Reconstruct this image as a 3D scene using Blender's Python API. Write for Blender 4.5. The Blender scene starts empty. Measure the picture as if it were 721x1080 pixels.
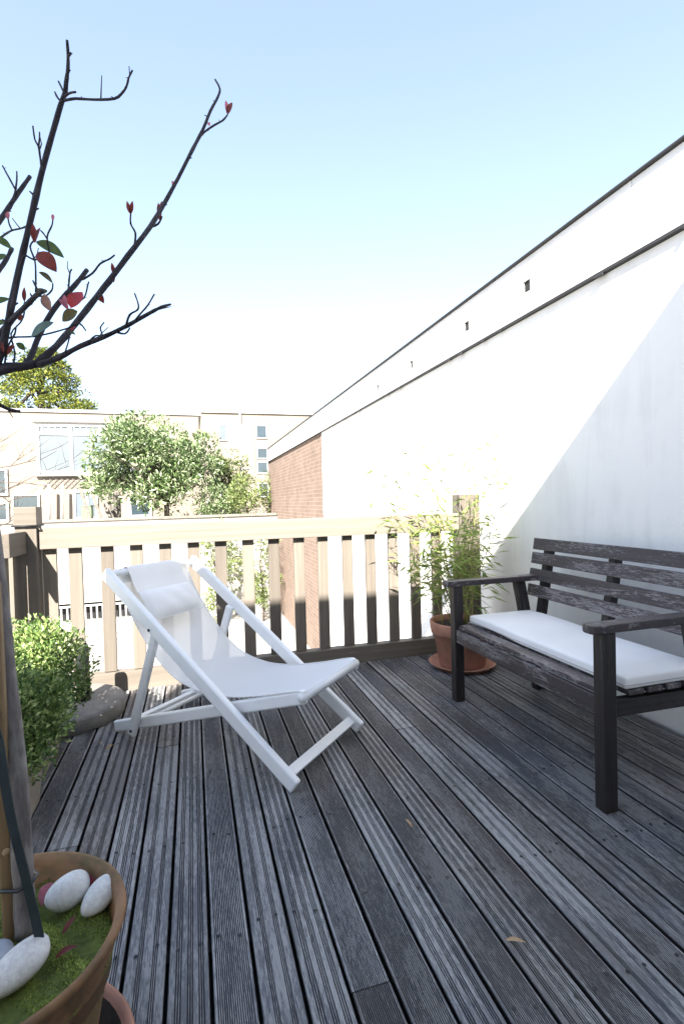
import bpy, math, random
import numpy as np
from mathutils import Vector, Matrix

random.seed(7)
rng = np.random.default_rng(7)
scene = bpy.context.scene
C = scene.collection
rad = math.radians

# ------------------------------------------------------------------ camera, sky, sun, exposure
# world: X runs across the terrace to the plastered wall, Y runs along the boards, Z up, deck top at 0
CAM = Vector((0.0, 0.0, 1.15))
YAW, PITCH, ROLL = rad(16.28), rad(1.26), rad(1.44)
fwd = Vector((math.sin(YAW) * math.cos(PITCH), math.cos(YAW) * math.cos(PITCH), -math.sin(PITCH)))
r0 = Vector((math.cos(YAW), -math.sin(YAW), 0))
d0 = fwd.cross(r0)
right = math.cos(ROLL) * r0 + math.sin(ROLL) * d0
down = -math.sin(ROLL) * r0 + math.cos(ROLL) * d0
cd = bpy.data.cameras.new('camera')
cd.sensor_fit = 'VERTICAL'
cd.sensor_height = 36
cd.sensor_width = 24
cd.lens = 537 / 1080 * 36
cd.clip_start = 0.02
cd.clip_end = 2000
cam = bpy.data.objects.new('camera', cd)
C.objects.link(cam)
m3 = Matrix((right, -down, -fwd)).transposed()
cam.matrix_world = Matrix.Translation(CAM) @ m3.to_4x4()
scene.camera = cam

SUN = Vector((0.47, 1.0, -0.89)).normalized()
sun_el = math.asin(-SUN.z)
w = bpy.data.worlds.new('World')
scene.world = w
w.use_nodes = True
wn = w.node_tree
bg = wn.nodes['Background']
sky = wn.nodes.new('ShaderNodeTexSky')
sky.sky_type = 'NISHITA'
sky.sun_disc = False
sky.sun_elevation = sun_el
sky.sun_rotation = math.atan2(-SUN.x, -SUN.y) % (2 * math.pi)
sky.altitude = 0
sky.air_density = 1.0
sky.dust_density = 0.7
sky.ozone_density = 1.0
hs = wn.nodes.new('ShaderNodeHueSaturation')
hs.inputs['Saturation'].default_value = 0.97
gm = wn.nodes.new('ShaderNodeGamma')          # gamma flattens the sky's brightness towards the horizon
gm.inputs['Gamma'].default_value = 0.72
lv_ = wn.nodes.new('ShaderNodeHueSaturation')
lv_.inputs['Value'].default_value = 0.515
lv_.inputs['Hue'].default_value = 0.505
wn.links.new(sky.outputs[0], hs.inputs['Color'])
wn.links.new(hs.outputs[0], gm.inputs['Color'])
wn.links.new(gm.outputs[0], lv_.inputs['Color'])
wn.links.new(lv_.outputs[0], bg.inputs[0])
bg.inputs[1].default_value = 0.15
ld = bpy.data.lights.new('sun', 'SUN')
ld.energy = 3.3
ld.angle = rad(0.53)
ld.color = (1.0, 0.95, 0.88)
sun = bpy.data.objects.new('sun', ld)
C.objects.link(sun)
sun.rotation_euler = SUN.to_track_quat('-Z', 'Y').to_euler()
sun.location = (-4, -8, 9)
vs = scene.view_settings
vs.view_transform = 'Standard'
vs.look = 'None'
vs.gamma = 1
vs.use_curve_mapping = False
vs.exposure = 3.02
scene.cycles.max_bounces = 8
scene.cycles.transparent_max_bounces = 12

# ------------------------------------------------------------------ materials
def new_mat(name):
    m = bpy.data.materials.new(name)
    m.use_nodes = True
    nt = m.node_tree
    return m, nt, nt.nodes['Principled BSDF']

def N(nt, typ, **kw):
    n = nt.nodes.new(typ)
    for k, v in kw.items():
        if k.startswith('i_'):
            n.inputs[k[2:].replace('_', ' ')].default_value = v
        else:
            setattr(n, k, v)
    return n

def ramp(nt, fac, stops):
    r = nt.nodes.new('ShaderNodeValToRGB')
    el = r.color_ramp.elements
    while len(el) < len(stops):
        el.new(0.5)
    for e, (p, c) in zip(el, stops):
        e.position = p
        e.color = (*c, 1) if len(c) == 3 else c
    nt.links.new(fac, r.inputs[0])
    return r.outputs[0]

def gcoord(nt, scale):
    a = N(nt, 'ShaderNodeAttribute', attribute_name='gc')
    mp = N(nt, 'ShaderNodeMapping')
    mp.inputs['Scale'].default_value = scale
    nt.links.new(a.outputs['Vector'], mp.inputs[0])
    return mp.outputs[0]

def noise(nt, vec, scale=1, detail=4, rough=.55, dist=0):
    n = N(nt, 'ShaderNodeTexNoise')
    n.inputs['Scale'].default_value = scale
    n.inputs['Detail'].default_value = detail
    n.inputs['Roughness'].default_value = rough
    n.inputs['Distortion'].default_value = dist
    if vec is not None:
        nt.links.new(vec, n.inputs['Vector'])
    return n.outputs['Fac']

def objco(nt):
    return N(nt, 'ShaderNodeTexCoord').outputs['Object']

def bump(nt, b, h, strength=.3, dist=.002):
    bn = N(nt, 'ShaderNodeBump')
    bn.inputs['Strength'].default_value = strength
    bn.inputs['Distance'].default_value = dist
    nt.links.new(h, bn.inputs['Height'])
    nt.links.new(bn.outputs[0], b.inputs['Normal'])

def mixc(nt, fac, a, b, mode='MIX'):
    m = N(nt, 'ShaderNodeMix', data_type='RGBA', blend_type=mode)
    for s, v in ((0, fac), (6, a), (7, b)):
        if hasattr(v, 'is_output'):
            nt.links.new(v, m.inputs[s])
        else:
            m.inputs[s].default_value = v if s == 0 else (*v, 1)
    return m.outputs[2]

def mat_wood(name, dark, light, chalk, grain=(1.6, 55, 55), rough=.7, chalk_at=.62, bstr=.35, spec=.4):
    m, nt, b = new_mat(name)
    g = noise(nt, gcoord(nt, grain), 1, 5, .6, .4)
    base = ramp(nt, g, [(.3, dark), (.7, light)])
    big = noise(nt, gcoord(nt, (1.1, 6, 6)), 1, 3, .6)
    fine = noise(nt, gcoord(nt, (6, 120, 120)), 1, 3, .7)
    mul = N(nt, 'ShaderNodeMath', operation='MULTIPLY')
    nt.links.new(big, mul.inputs[0]); nt.links.new(fine, mul.inputs[1])
    f = ramp(nt, mul.outputs[0], [(chalk_at * .5, (0, 0, 0)), (chalk_at * .5 + .1, (1, 1, 1))])
    col = mixc(nt, f, base, chalk)
    rn = N(nt, 'ShaderNodeAttribute', attribute_name='rnd')
    mr = N(nt, 'ShaderNodeMapRange')
    nt.links.new(rn.outputs['Fac'], mr.inputs[0])
    mr.inputs[3].default_value = .78; mr.inputs[4].default_value = 1.2
    vm = N(nt, 'ShaderNodeVectorMath', operation='SCALE')
    nt.links.new(col, vm.inputs[0]); nt.links.new(mr.outputs[0], vm.inputs['Scale'])
    nt.links.new(vm.outputs[0], b.inputs['Base Color'])
    b.inputs['Roughness'].default_value = rough
    b.inputs['Specular IOR Level'].default_value = spec
    bump(nt, b, g, bstr, .0015)
    return m

def mat_plain(name, c, rough=.6, var=.12, scale=8, bstr=.15, bd=.002, metal=0, spec=.5, bscale=None):
    m, nt, b = new_mat(name)
    o = objco(nt)
    n = noise(nt, o, scale, 5, .6)
    lo = tuple(x * (1 - var) for x in c); hi = tuple(min(1, x * (1 + var)) for x in c)
    nt.links.new(ramp(nt, n, [(.3, lo), (.7, hi)]), b.inputs['Base Color'])
    b.inputs['Roughness'].default_value = rough
    b.inputs['Metallic'].default_value = metal
    b.inputs['Specular IOR Level'].default_value = spec
    if bstr:
        bump(nt, b, noise(nt, o, bscale or scale * 12, 4, .6), bstr, bd)
    return m

def mat_leaf(name, stops, rough=.45, trans=.3, spec=.4):
    m, nt, b = new_mat(name)
    rn = N(nt, 'ShaderNodeAttribute', attribute_name='rnd')
    col = ramp(nt, rn.outputs['Fac'], stops)
    nt.links.new(col, b.inputs['Base Color'])
    b.inputs['Roughness'].default_value = rough
    b.inputs['Specular IOR Level'].default_value = spec
    t = N(nt, 'ShaderNodeBsdfTranslucent')
    nt.links.new(col, t.inputs[0])
    mx = N(nt, 'ShaderNodeMixShader')
    mx.inputs[0].default_value = trans
    out = nt.nodes['Material Output']
    nt.links.new(b.outputs[0], mx.inputs[1]); nt.links.new(t.outputs[0], mx.inputs[2])
    nt.links.new(mx.outputs[0], out.inputs[0])
    return m

def mat_plaster(name, c, stain, cr=.25):
    m, nt, b = new_mat(name)
    o = objco(nt)
    n1 = noise(nt, o, 1.3, 6, .6, .6)
    mp = N(nt, 'ShaderNodeMapping'); mp.inputs['Scale'].default_value = (5, 5, .5)
    nt.links.new(o, mp.inputs[0])
    n2 = noise(nt, mp.outputs[0], 1, 6, .65, .5)
    mu = N(nt, 'ShaderNodeMath', operation='MULTIPLY'); nt.links.new(n1, mu.inputs[0]); nt.links.new(n2, mu.inputs[1])
    f = ramp(nt, mu.outputs[0], [(.24, (0, 0, 0)), (.48, (.9, .9, .9))])
    col = mixc(nt, f, c, stain)
    # a fine net of hairline cracks and chipped spots
    vo = N(nt, 'ShaderNodeTexVoronoi', feature='DISTANCE_TO_EDGE')
    vo.inputs['Scale'].default_value = 1.1
    wv = N(nt, 'ShaderNodeVectorMath', operation='ADD')
    nz = N(nt, 'ShaderNodeTexNoise'); nz.inputs['Scale'].default_value = 3; nz.inputs['Detail'].default_value = 6
    nt.links.new(o, nz.inputs['Vector'])
    nt.links.new(o, wv.inputs[0]); nt.links.new(nz.outputs['Color'], wv.inputs[1])
    nt.links.new(wv.outputs[0], vo.inputs['Vector'])
    ck = ramp(nt, vo.outputs['Distance'], [(0, (1, 1, 1)), (.006, (0, 0, 0))])
    gate = ramp(nt, n1, [(.5, (0, 0, 0)), (.62, (cr, cr, cr))])
    mg = N(nt, 'ShaderNodeMath', operation='MULTIPLY'); nt.links.new(ck, mg.inputs[0]); nt.links.new(gate, mg.inputs[1])
    col = mixc(nt, mg.outputs[0], col, (.3, .3, .31))
    nt.links.new(col, b.inputs['Base Color'])
    b.inputs['Roughness'].default_value = .85
    b.inputs['Specular IOR Level'].default_value = .25
    bump(nt, b, noise(nt, o, 22, 6, .65), .25, .004)
    return m

def mat_brick(name, c1, c2, mortar, plane='YZ', bw=.215, bh=.075):
    m, nt, b = new_mat(name)
    o = objco(nt)
    sp = N(nt, 'ShaderNodeSeparateXYZ'); nt.links.new(o, sp.inputs[0])
    cb = N(nt, 'ShaderNodeCombineXYZ')
    nt.links.new(sp.outputs['Y' if plane == 'YZ' else 'X'], cb.inputs[0]); nt.links.new(sp.outputs['Z'], cb.inputs[1])
    br = N(nt, 'ShaderNodeTexBrick')
    nt.links.new(cb.outputs[0], br.inputs['Vector'])
    br.inputs['Color1'].default_value = (*c1, 1); br.inputs['Color2'].default_value = (*c2, 1)
    br.inputs['Mortar'].default_value = (*mortar, 1)
    br.inputs['Scale'].default_value = 1
    br.inputs['Mortar Size'].default_value = .009
    br.inputs['Brick Width'].default_value = bw; br.inputs['Row Height'].default_value = bh
    n = noise(nt, o, 2.2, 5, .6)
    col = mixc(nt, .5, br.outputs['Color'], ramp(nt, n, [(.3, tuple(x * .7 for x in c1)), (.7, c2)]))
    nt.links.new(col, b.inputs['Base Color'])
    b.inputs['Roughness'].default_value = .9
    bump(nt, b, br.outputs['Fac'], -.5, .01)
    return m

def mat_deck(name, dark, light, chalk, groove_col, lo, hi, zlo=-.0032, zhi=-.0006, tint=(.100, .106, .122)):
    m, nt, b = new_mat(name)
    g = noise(nt, gcoord(nt, (1.4, 70, 20)), 1, 6, .65, .3)
    base = ramp(nt, g, [(.28, dark), (.72, light)])
    patch = noise(nt, gcoord(nt, (2.2, 13, 9)), 1, 5, .65, .5)
    mid = noise(nt, gcoord(nt, (5, 60, 20)), 1, 4, .7)
    flake = noise(nt, gcoord(nt, (26, 240, 60)), 1, 5, .75, .3)      # flaking grey skin, in patches
    ad = N(nt, 'ShaderNodeMath', operation='MULTIPLY_ADD'); ad.inputs[1].default_value = .85
    nt.links.new(patch, ad.inputs[0]); nt.links.new(flake, ad.inputs[2])
    f = ramp(nt, ad.outputs[0], [(lo, (0, 0, 0)), (hi, (.9, .9, .9))])
    blue_mask = noise(nt, objco(nt), 2.4, 4, .6)                             # broad blue-grey patches across boards
    base = mixc(nt, ramp(nt, blue_mask, [(.42, (0, 0, 0)), (.62, (.8, .8, .8))]), base, tint)
    col = mixc(nt, f, base, chalk)
    rn = N(nt, 'ShaderNodeAttribute', attribute_name='rnd')
    mr = N(nt, 'ShaderNodeMapRange'); nt.links.new(rn.outputs['Fac'], mr.inputs[0])
    mr.inputs[3].default_value = .86; mr.inputs[4].default_value = 1.14
    vm = N(nt, 'ShaderNodeVectorMath', operation='SCALE'); nt.links.new(col, vm.inputs[0]); nt.links.new(mr.outputs[0], vm.inputs['Scale'])
    at = N(nt, 'ShaderNodeAttribute', attribute_name='gc'); sp = N(nt, 'ShaderNodeSeparateXYZ'); nt.links.new(at.outputs['Vector'], sp.inputs[0])
    d = N(nt, 'ShaderNodeMapRange'); nt.links.new(sp.outputs['Z'], d.inputs[0])     # darker towards the bottoms of the milled grooves
    d.inputs[1].default_value = zlo; d.inputs[2].default_value = zhi
    col = mixc(nt, d.outputs[0], groove_col, vm.outputs[0])
    nt.links.new(col, b.inputs['Base Color'])
    b.inputs['Roughness'].default_value = .55
    rr = ramp(nt, patch, [(.3, (.42, .42, .42)), (.7, (.68, .68, .68))]); nt.links.new(rr, b.inputs['Roughness'])
    b.inputs['Specular IOR Level'].default_value = .45
    bump(nt, b, mid, .5, .002)
    return m

M = {}
M['deck_fine'] = mat_deck('deck_wood_brown', (.066, .059, .055), (.160, .147, .138), (.27, .26, .248), (.017, .015, .015), .90, 1.14)
M['deck_grey'] = mat_deck('deck_wood_grey', (.076, .075, .078), (.185, .183, .186), (.32, .318, .312), (.018, .017, .018), .86, 1.10)
M['fence'] = mat_wood('fence_wood', (.120, .102, .082), (.170, .147, .120), (.21, .188, .16), grain=(1.2, 40, 40), rough=.75, chalk_at=.78, bstr=.2, spec=.3)
M['bench'] = mat_deck('bench_wood', (.024, .018, .019), (.078, .062, .065), (.21, .195, .195), (.018, .014, .015), .99, 1.13, -9.0, -8.0, (.045, .036, .040))
M['bench_leg'] = mat_wood('bench_leg_wood', (.012, .0095, .009), (.036, .029, .028), (.16, .15, .14), grain=(3, 110, 110), rough=.55, chalk_at=.66, bstr=.5)
M['dark'] = mat_plain('dark_void', (.008, .008, .008), .9, .2, 3, 0)  # near-black colour, stands in for shade inside holes and openings
M['screw'] = mat_plain('screw_steel', (.03, .03, .032), .5, .3, 40, 0, metal=.5)
M['white_paint'] = mat_plain('white_lacquer', (.82, .83, .83), .38, .03, 6, .05, .0006)
M['cushion'] = mat_plain('cushion_canvas', (.80, .79, .77), .9, .03, 5, .2, .0006, spec=.2, bscale=420)
M['piping'] = mat_plain('cushion_seam', (.42, .42, .42), .9, .05, 5, 0)
M['terracotta'] = mat_plain('terracotta', (.42, .215, .15), .8, .25, 7, .25, .002, spec=.3)
M['bark'] = None
M['plaster'] = mat_plaster('wall_plaster', (.85, .832, .80), (.66, .645, .62), .08)
M['fascia'] = mat_plaster('fascia_render', (.78, .77, .76), (.62, .61, .59), .15)
M['lead'] = mat_plain('lead_flashing', (.022, .022, .023), .6, .25, 4, .1)
M['brick'] = mat_brick('red_brick', (.135, .088, .062), (.215, .145, .108), (.26, .22, .19))
M['brick_pale'] = mat_brick('pale_brick', (.27, .23, .18), (.32, .27, .21), (.40, .37, .33), 'XZ')
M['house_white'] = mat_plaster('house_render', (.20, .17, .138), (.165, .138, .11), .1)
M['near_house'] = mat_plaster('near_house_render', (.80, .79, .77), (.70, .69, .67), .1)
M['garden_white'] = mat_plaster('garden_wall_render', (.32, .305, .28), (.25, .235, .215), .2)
M['trim_white'] = mat_plain('white_trim', (.5, .5, .5), .5, .03, 4, 0)
M['glass'] = mat_plain('window_glass', (.03, .045, .055), .15, .2, 1.5, 0, spec=.8)
M['blind'] = mat_plain('window_blind', (.085, .105, .12), .5, .06, 2, 0)
M['paving'] = mat_plain('garden_paving', (.34, .32, .29), .85, .15, 1.2, .2, .01)
M['terrace'] = mat_plain('terrace_gravel', (.17, .15, .12), .9, .35, 9, .3, .01)
M['concrete'] = mat_plain('rough_concrete', (.20, .185, .165), .9, .2, 14, .3, .002)
M['black_plastic'] = mat_plain('black_plastic', (.018, .019, .022), .4, .2, 10, .05)
M['planter'] = mat_plain('planter_stone', (.30, .26, .21), .85, .2, 12, .3, .003)
M['pebble'] = mat_plain('white_pebble', (.60, .59, .56), .75, .16, 110, .5, .0012, bscale=260)
M['pebble_blue'] = mat_plain('blue_pebble', (.30, .34, .40), .6, .1, 40, .2, .0008)
M['stake'] = mat_wood('stake_wood', (.20, .13, .065), (.34, .23, .12), (.40, .30, .2), grain=(3, 60, 60), rough=.7, chalk_at=.8)
M['strap'] = mat_plain('dark_strap', (.018, .03, .034), .6, .15, 30, .2, .0006)
M['soil'] = mat_plain('soil', (.035, .026, .018), .95, .4, 30, .6, .006)
M['moss'] = mat_leaf('moss', [(0, (.07, .10, .02)), (.5, (.24, .31, .06)), (1, (.46, .54, .16))], .8, .2, .2)
M['moss_base'] = mat_plain('moss_bed', (.13, .165, .035), .95, .5, 30, .8, .01)
M['box_leaf'] = mat_leaf('box_leaf', [(0, (.05, .10, .025)), (.5, (.19, .28, .075)), (1, (.50, .57, .24))], .4, .25, .4)
M['bamboo_leaf'] = mat_leaf('bamboo_leaf', [(0, (.14, .22, .045)), (.6, (.28, .37, .09)), (1, (.48, .52, .20))], .5, .4)
M['bamboo_cane'] = mat_plain('bamboo_cane', (.32, .30, .10), .45, .3, 6, 0)
M['mag_leaf'] = mat_leaf('broad_leaf', [(0, (.03, .055, .016)), (.45, (.12, .19, .06)), (1, (.52, .58, .36))], .35, .25, .5)
M['yew_leaf'] = mat_leaf('conifer_leaf', [(0, (.025, .042, .008)), (.5, (.115, .145, .02)), (1, (.33, .33, .05))], .6, .2)
M['shrub_leaf'] = mat_leaf('pale_shrub_leaf', [(0, (.06, .09, .02)), (.5, (.14, .19, .05)), (1, (.30, .33, .13))], .5, .3)
M['tree_bark'] = mat_plain('tree_bark', (.07, .055, .045), .9, .35, 14, .5, .006)
M['stain'] = mat_plain('grey_timber', (.11, .10, .085), .85, .3, 9, .3, .003)
M['green_plastic'] = mat_plain('green_plastic', (.12, .19, .10), .5, .1, 4, 0)
M['dry_leaf'] = mat_plain('dry_leaf', (.36, .24, .13), .7, .25, 60, 0)
for i, (nm, c) in enumerate([('leaf_green', (.07, .11, .03)), ('leaf_dark_red', (.17, .028, .022)), ('leaf_crimson', (.36, .035, .045)), ('leaf_olive', (.10, .085, .03)),
                             ('leaf_faded', (.30, .17, .13)), ('leaf_grey_green', (.12, .19, .17)), ('leaf_pink', (.42, .12, .16))]):
    m, nt, b = new_mat(nm)
    col = ramp(nt, noise(nt, objco(nt), 60, 3), [(.3, tuple(x * .75 for x in c)), (.7, tuple(x * 1.2 for x in c))])
    nt.links.new(col, b.inputs['Base Color']); b.inputs['Roughness'].default_value = .4
    t = N(nt, 'ShaderNodeBsdfTranslucent'); nt.links.new(col, t.inputs[0])
    mx = N(nt, 'ShaderNodeMixShader'); mx.inputs[0].default_value = .45
    nt.links.new(b.outputs[0], mx.inputs[1]); nt.links.new(t.outputs[0], mx.inputs[2])
    nt.links.new(mx.outputs[0], nt.nodes['Material Output'].inputs[0])
    M['lf%d' % i] = m

def mat_bark(name, c, lich):
    m, nt, b = new_mat(name)
    n = noise(nt, gcoord(nt, (14, 60, 60)), 1, 5, .65)
    col = ramp(nt, n, [(.3, tuple(x * .55 for x in c)), (.65, tuple(x * 1.25 for x in c))])
    n2 = noise(nt, gcoord(nt, (9, 22, 22)), 1, 4, .6)
    col = mixc(nt, ramp(nt, n2, [(.52, (0, 0, 0)), (.66, (.7, .7, .7))]), col, lich)
    nt.links.new(col, b.inputs['Base Color'])
    b.inputs['Roughness'].default_value = .85
    bump(nt, b, n, .5, .002)
    return m
M['bark'] = mat_bark('trunk_bark', (.17, .15, .142), (.32, .305, .285))
M['twig'] = mat_bark('branch_bark', (.030, .024, .030), (.075, .07, .08))

def mat_pot(name):
    m, nt, b = new_mat(name)
    o = objco(nt)
    n = noise(nt, o, 9, 6, .65, .8)
    col = ramp(nt, n, [(.25, (.07, .050, .022)), (.48, (.20, .105, .045)), (.72, (.31, .165, .08))])
    g = ramp(nt, noise(nt, o, 5, 5, .7), [(.45, (0, 0, 0)), (.7, (.7, .7, .7))])
    col = mixc(nt, g, col, (.10, .098, .030))
    nt.links.new(col, b.inputs['Base Color'])
    b.inputs['Roughness'].default_value = .75
    bump(nt, b, noise(nt, o, 60, 5, .6), .3, .002)
    return m
M['old_pot'] = mat_pot('weathered_terracotta')

def mat_fabric(name):
    m, nt, b = new_mat(name)
    b.inputs['Base Color'].default_value = (.84, .85, .85, 1)
    b.inputs['Roughness'].default_value = .8
    b.inputs['Specular IOR Level'].default_value = .2
    g = gcoord(nt, (1, 1, 1))
    bump(nt, b, noise(nt, g, 260, 2), .12, .0008)
    tl = N(nt, 'ShaderNodeBsdfTranslucent'); tl.inputs[0].default_value = (.8, .82, .84, 1)
    tp = N(nt, 'ShaderNodeBsdfTransparent')
    m1 = N(nt, 'ShaderNodeMixShader'); m1.inputs[0].default_value = .25
    m2 = N(nt, 'ShaderNodeMixShader'); m2.inputs[0].default_value = .085
    nt.links.new(b.outputs[0], m1.inputs[1]); nt.links.new(tl.outputs[0], m1.inputs[2])
    nt.links.new(m1.outputs[0], m2.inputs[1]); nt.links.new(tp.outputs[0], m2.inputs[2])
    nt.links.new(m2.outputs[0], nt.nodes['Material Output'].inputs[0])
    return m
M['sling'] = mat_fabric('sling_mesh')

# ------------------------------------------------------------------ mesh helpers
class MB:
    def __init__(s):
        s.v, s.f, s.m, s.sm, s.gc, s.rn = [], [], [], [], [], []
    def add(s, vs, fs, mi=0, smooth=False, gc=None, rnd=None):
        n = len(s.v)
        s.v.extend([tuple(p) for p in vs])
        r = random.random() if rnd is None else rnd
        s.gc.extend([tuple(p) for p in (gc if gc is not None else vs)])
        s.rn.extend(r if isinstance(r, list) else [r] * len(vs))
        s.f.extend([tuple(i + n for i in f) for f in fs])
        s.m.extend([mi] * len(fs)); s.sm.extend([smooth] * len(fs))
    def bar(s, p, q, side, wd, th, mi=0, rnd=None):
        """a straight piece of timber from p to q: width wd along side, thickness th across it"""
        p, q = Vector(p), Vector(q)
        a = (q - p); L = a.length; a.normalize()
        u = Vector(side); u = (u - a * u.dot(a)).normalized(); n = a.cross(u)
        off = Vector((random.uniform(0, 50), random.uniform(0, 5), random.uniform(0, 5)))
        vs, gc = [], []
        for (x, o) in ((0, p), (L, q)):
            for su, sv in ((-1, -1), (1, -1), (1, 1), (-1, 1)):
                vs.append(o + u * su * wd / 2 + n * sv * th / 2)
                gc.append(off + Vector((x, su * wd / 2, sv * th / 2)))
        s.add(vs, [(3, 2, 1, 0), (4, 5, 6, 7), (0, 1, 5, 4), (1, 2, 6, 5), (2, 3, 7, 6), (3, 0, 4, 7)], mi, False, gc, rnd)
    def box(s, x0, x1, y0, y1, z0, z1, mi=0):
        d = (x1 - x0, y1 - y0, z1 - z0)
        ax = d.index(max(d))
        if ax == 0: s.bar((x0, (y0 + y1) / 2, (z0 + z1) / 2), (x1, (y0 + y1) / 2, (z0 + z1) / 2), (0, 1, 0), d[1], d[2], mi)
        elif ax == 1: s.bar(((x0 + x1) / 2, y0, (z0 + z1) / 2), ((x0 + x1) / 2, y1, (z0 + z1) / 2), (1, 0, 0), d[0], d[2], mi)
        else: s.bar(((x0 + x1) / 2, (y0 + y1) / 2, z0), ((x0 + x1) / 2, (y0 + y1) / 2, z1), (1, 0, 0), d[0], d[1], mi)
    def tube(s, pts, radii, seg=8, mi=0, cap=True, wob=0):
        pts = [Vector(p) for p in pts]
        off = Vector((random.uniform(0, 50), random.uniform(0, 5), random.uniform(0, 5)))
        vs, gc, fs = [], [], []
        L = 0
        t0 = (pts[1] - pts[0]).normalized()
        u = t0.orthogonal().normalized()
        for i, p in enumerate(pts):
            t = (pts[min(i + 1, len(pts) - 1)] - pts[max(i - 1, 0)]).normalized()
            u = (u - t * u.dot(t)).normalized(); n = t.cross(u)
            if i: L += (p - pts[i - 1]).length
            r = radii[i] if hasattr(radii, '__len__') else radii
            for k in range(seg):
                a = 2 * math.pi * k / seg
                rr = r * (1 + (random.uniform(-wob, wob) if wob else 0))
                vs.append(p + (u * math.cos(a) + n * math.sin(a)) * rr)
                gc.append(off + Vector((L, math.cos(a) * r, math.sin(a) * r)))
        for i in range(len(pts) - 1):
            for k in range(seg):
                k2 = (k + 1) % seg
                fs.append((i * seg + k, i * seg + k2, (i + 1) * seg + k2, (i + 1) * seg + k))
        if cap:
            fs.append(tuple(range(seg))[::-1]); fs.append(tuple((len(pts) - 1) * seg + k for k in range(seg)))
        s.add(vs, fs, mi, True, gc)
    def lathe(s, c, prof, seg=48, mi=0, wob=None):
        """prof: (radius, height) pairs turned about the vertical axis through c; closed ends where radius is 0"""
        vs, fs = [], []
        for r, z in prof:
            for k in range(seg):
                a = 2 * math.pi * k / seg
                vs.append((c[0] + r * math.cos(a), c[1] + r * math.sin(a), c[2] + z))
        for i in range(len(prof) - 1):
            for k in range(seg):
                k2 = (k + 1) % seg
                fs.append((i * seg + k, i * seg + k2, (i + 1) * seg + k2, (i + 1) * seg + k))
        s.add(vs, fs, mi, True)
    def build(s, name, mats, parent=None, bevel=0, bseg=2, loc=None):
        me = bpy.data.meshes.new(name)
        base = Vector(loc) if loc is not None else Vector((0, 0, 0))
        if parent is not None:
            base = WLOC[parent.name]
        me.from_pydata([tuple(Vector(p) - base) for p in s.v], [], s.f)
        mats = mats if isinstance(mats, (list, tuple)) else [mats]
        for m in mats: me.materials.append(M[m] if isinstance(m, str) else m)
        me.polygons.foreach_set('material_index', s.m)
        me.polygons.foreach_set('use_smooth', s.sm)
        a = me.attributes.new('gc', 'FLOAT_VECTOR', 'POINT')
        a.data.foreach_set('vector', np.array(s.gc, dtype=np.float32).ravel())
        a = me.attributes.new('rnd', 'FLOAT', 'POINT')
        a.data.foreach_set('value', np.array(s.rn, dtype=np.float32))
        me.update()
        o = bpy.data.objects.new(name, me)
        C.objects.link(o)
        WLOC[o.name] = base
        if parent is not None: o.parent = parent
        elif loc is not None: o.location = base
        if bevel:
            md = o.modifiers.new('bevel', 'BEVEL'); md.width = bevel; md.segments = bseg; md.limit_method = 'ANGLE'; md.angle_limit = rad(50)
            md.harden_normals = False
        return o
WLOC = {}

def thing(name, label, cat, loc, group=None):
    o = bpy.data.objects.new(name, None)
    o.empty_display_size = .1
    C.objects.link(o)
    o.location = loc
    WLOC[o.name] = Vector(loc)
    return tag(o, label, cat, group)

def tag(o, label, cat, group=None):
    o['label'] = label; o['category'] = cat
    if group: o['group'] = group
    return o

def struct(o):
    o['kind'] = 'structure'
    return o

def subsurf(o, lv=2):
    md = o.modifiers.new('sub', 'SUBSURF'); md.levels = lv; md.render_levels = lv
    return o

def leaf_mb(P, D, U, ln, wd, rnd, fold=.25):
    """many folded leaves at once: P base points, D directions, U rough normals, ln/wd sizes, rnd shade"""
    n = len(P)
    D = D / np.linalg.norm(D, axis=1, keepdims=True)
    S = np.cross(D, U); S /= np.linalg.norm(S, axis=1, keepdims=True) + 1e-9
    Nn = np.cross(S, D)
    ln = ln[:, None]; wd = wd[:, None]
    mid = P + D * ln * .45
    v = np.stack([P, mid + S * wd * .5 + Nn * wd * fold, P + D * ln, mid - S * wd * .5 + Nn * wd * fold], 1).reshape(-1, 3)
    i = np.arange(n) * 4
    f = np.concatenate([np.stack([i, i + 1, i + 2], 1), np.stack([i, i + 2, i + 3], 1)])
    mb = MB()
    mb.v = [tuple(p) for p in v.tolist()]; mb.gc = mb.v
    mb.f = [tuple(x) for x in f.tolist()]; mb.m = [0] * len(mb.f); mb.sm = [False] * len(mb.f)
    mb.rn = np.repeat(np.clip(rnd, 0, 1), 4).tolist()
    return mb

def rdir(n):
    d = rng.normal(size=(n, 3))
    return d / np.linalg.norm(d, axis=1, keepdims=True)

def clump_leaves(clumps, per, ln, wd, rnd_lo=0, rnd_hi=1, up=.25, flat=1.0, shell=.55):
    """leaves spread through clumps (centre, radius); outward facing, denser towards each clump's skin"""
    Ps, Ds, Us, R = [], [], [], []
    for c, r in clumps:
        n = max(3, int(per * (r / np.mean([q[1] for q in clumps])) ** 2))
        d = rdir(n); d[:, 2] *= flat
        rr = r * (shell + (1 - shell) * rng.random(n)) ** .7
        rr *= rng.uniform(.75, 1.12, n)
        Ps.append(np.array(c) + d * rr[:, None])
        Ds.append(d + rdir(n) * .9 + np.array([0, 0, up]))
        Us.append(rdir(n) + np.array([0, 0, 1.2]))
        shade = rng.uniform(-.12, .12)
        R.append(rng.uniform(rnd_lo, rnd_hi, n) ** 1.3 + shade)
    P = np.concatenate(Ps); n = len(P)
    return leaf_mb(P, np.concatenate(Ds), np.concatenate(Us), rng.uniform(.7, 1.25, n) * ln, rng.uniform(.7, 1.2, n) * wd, np.concatenate(R))

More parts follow.
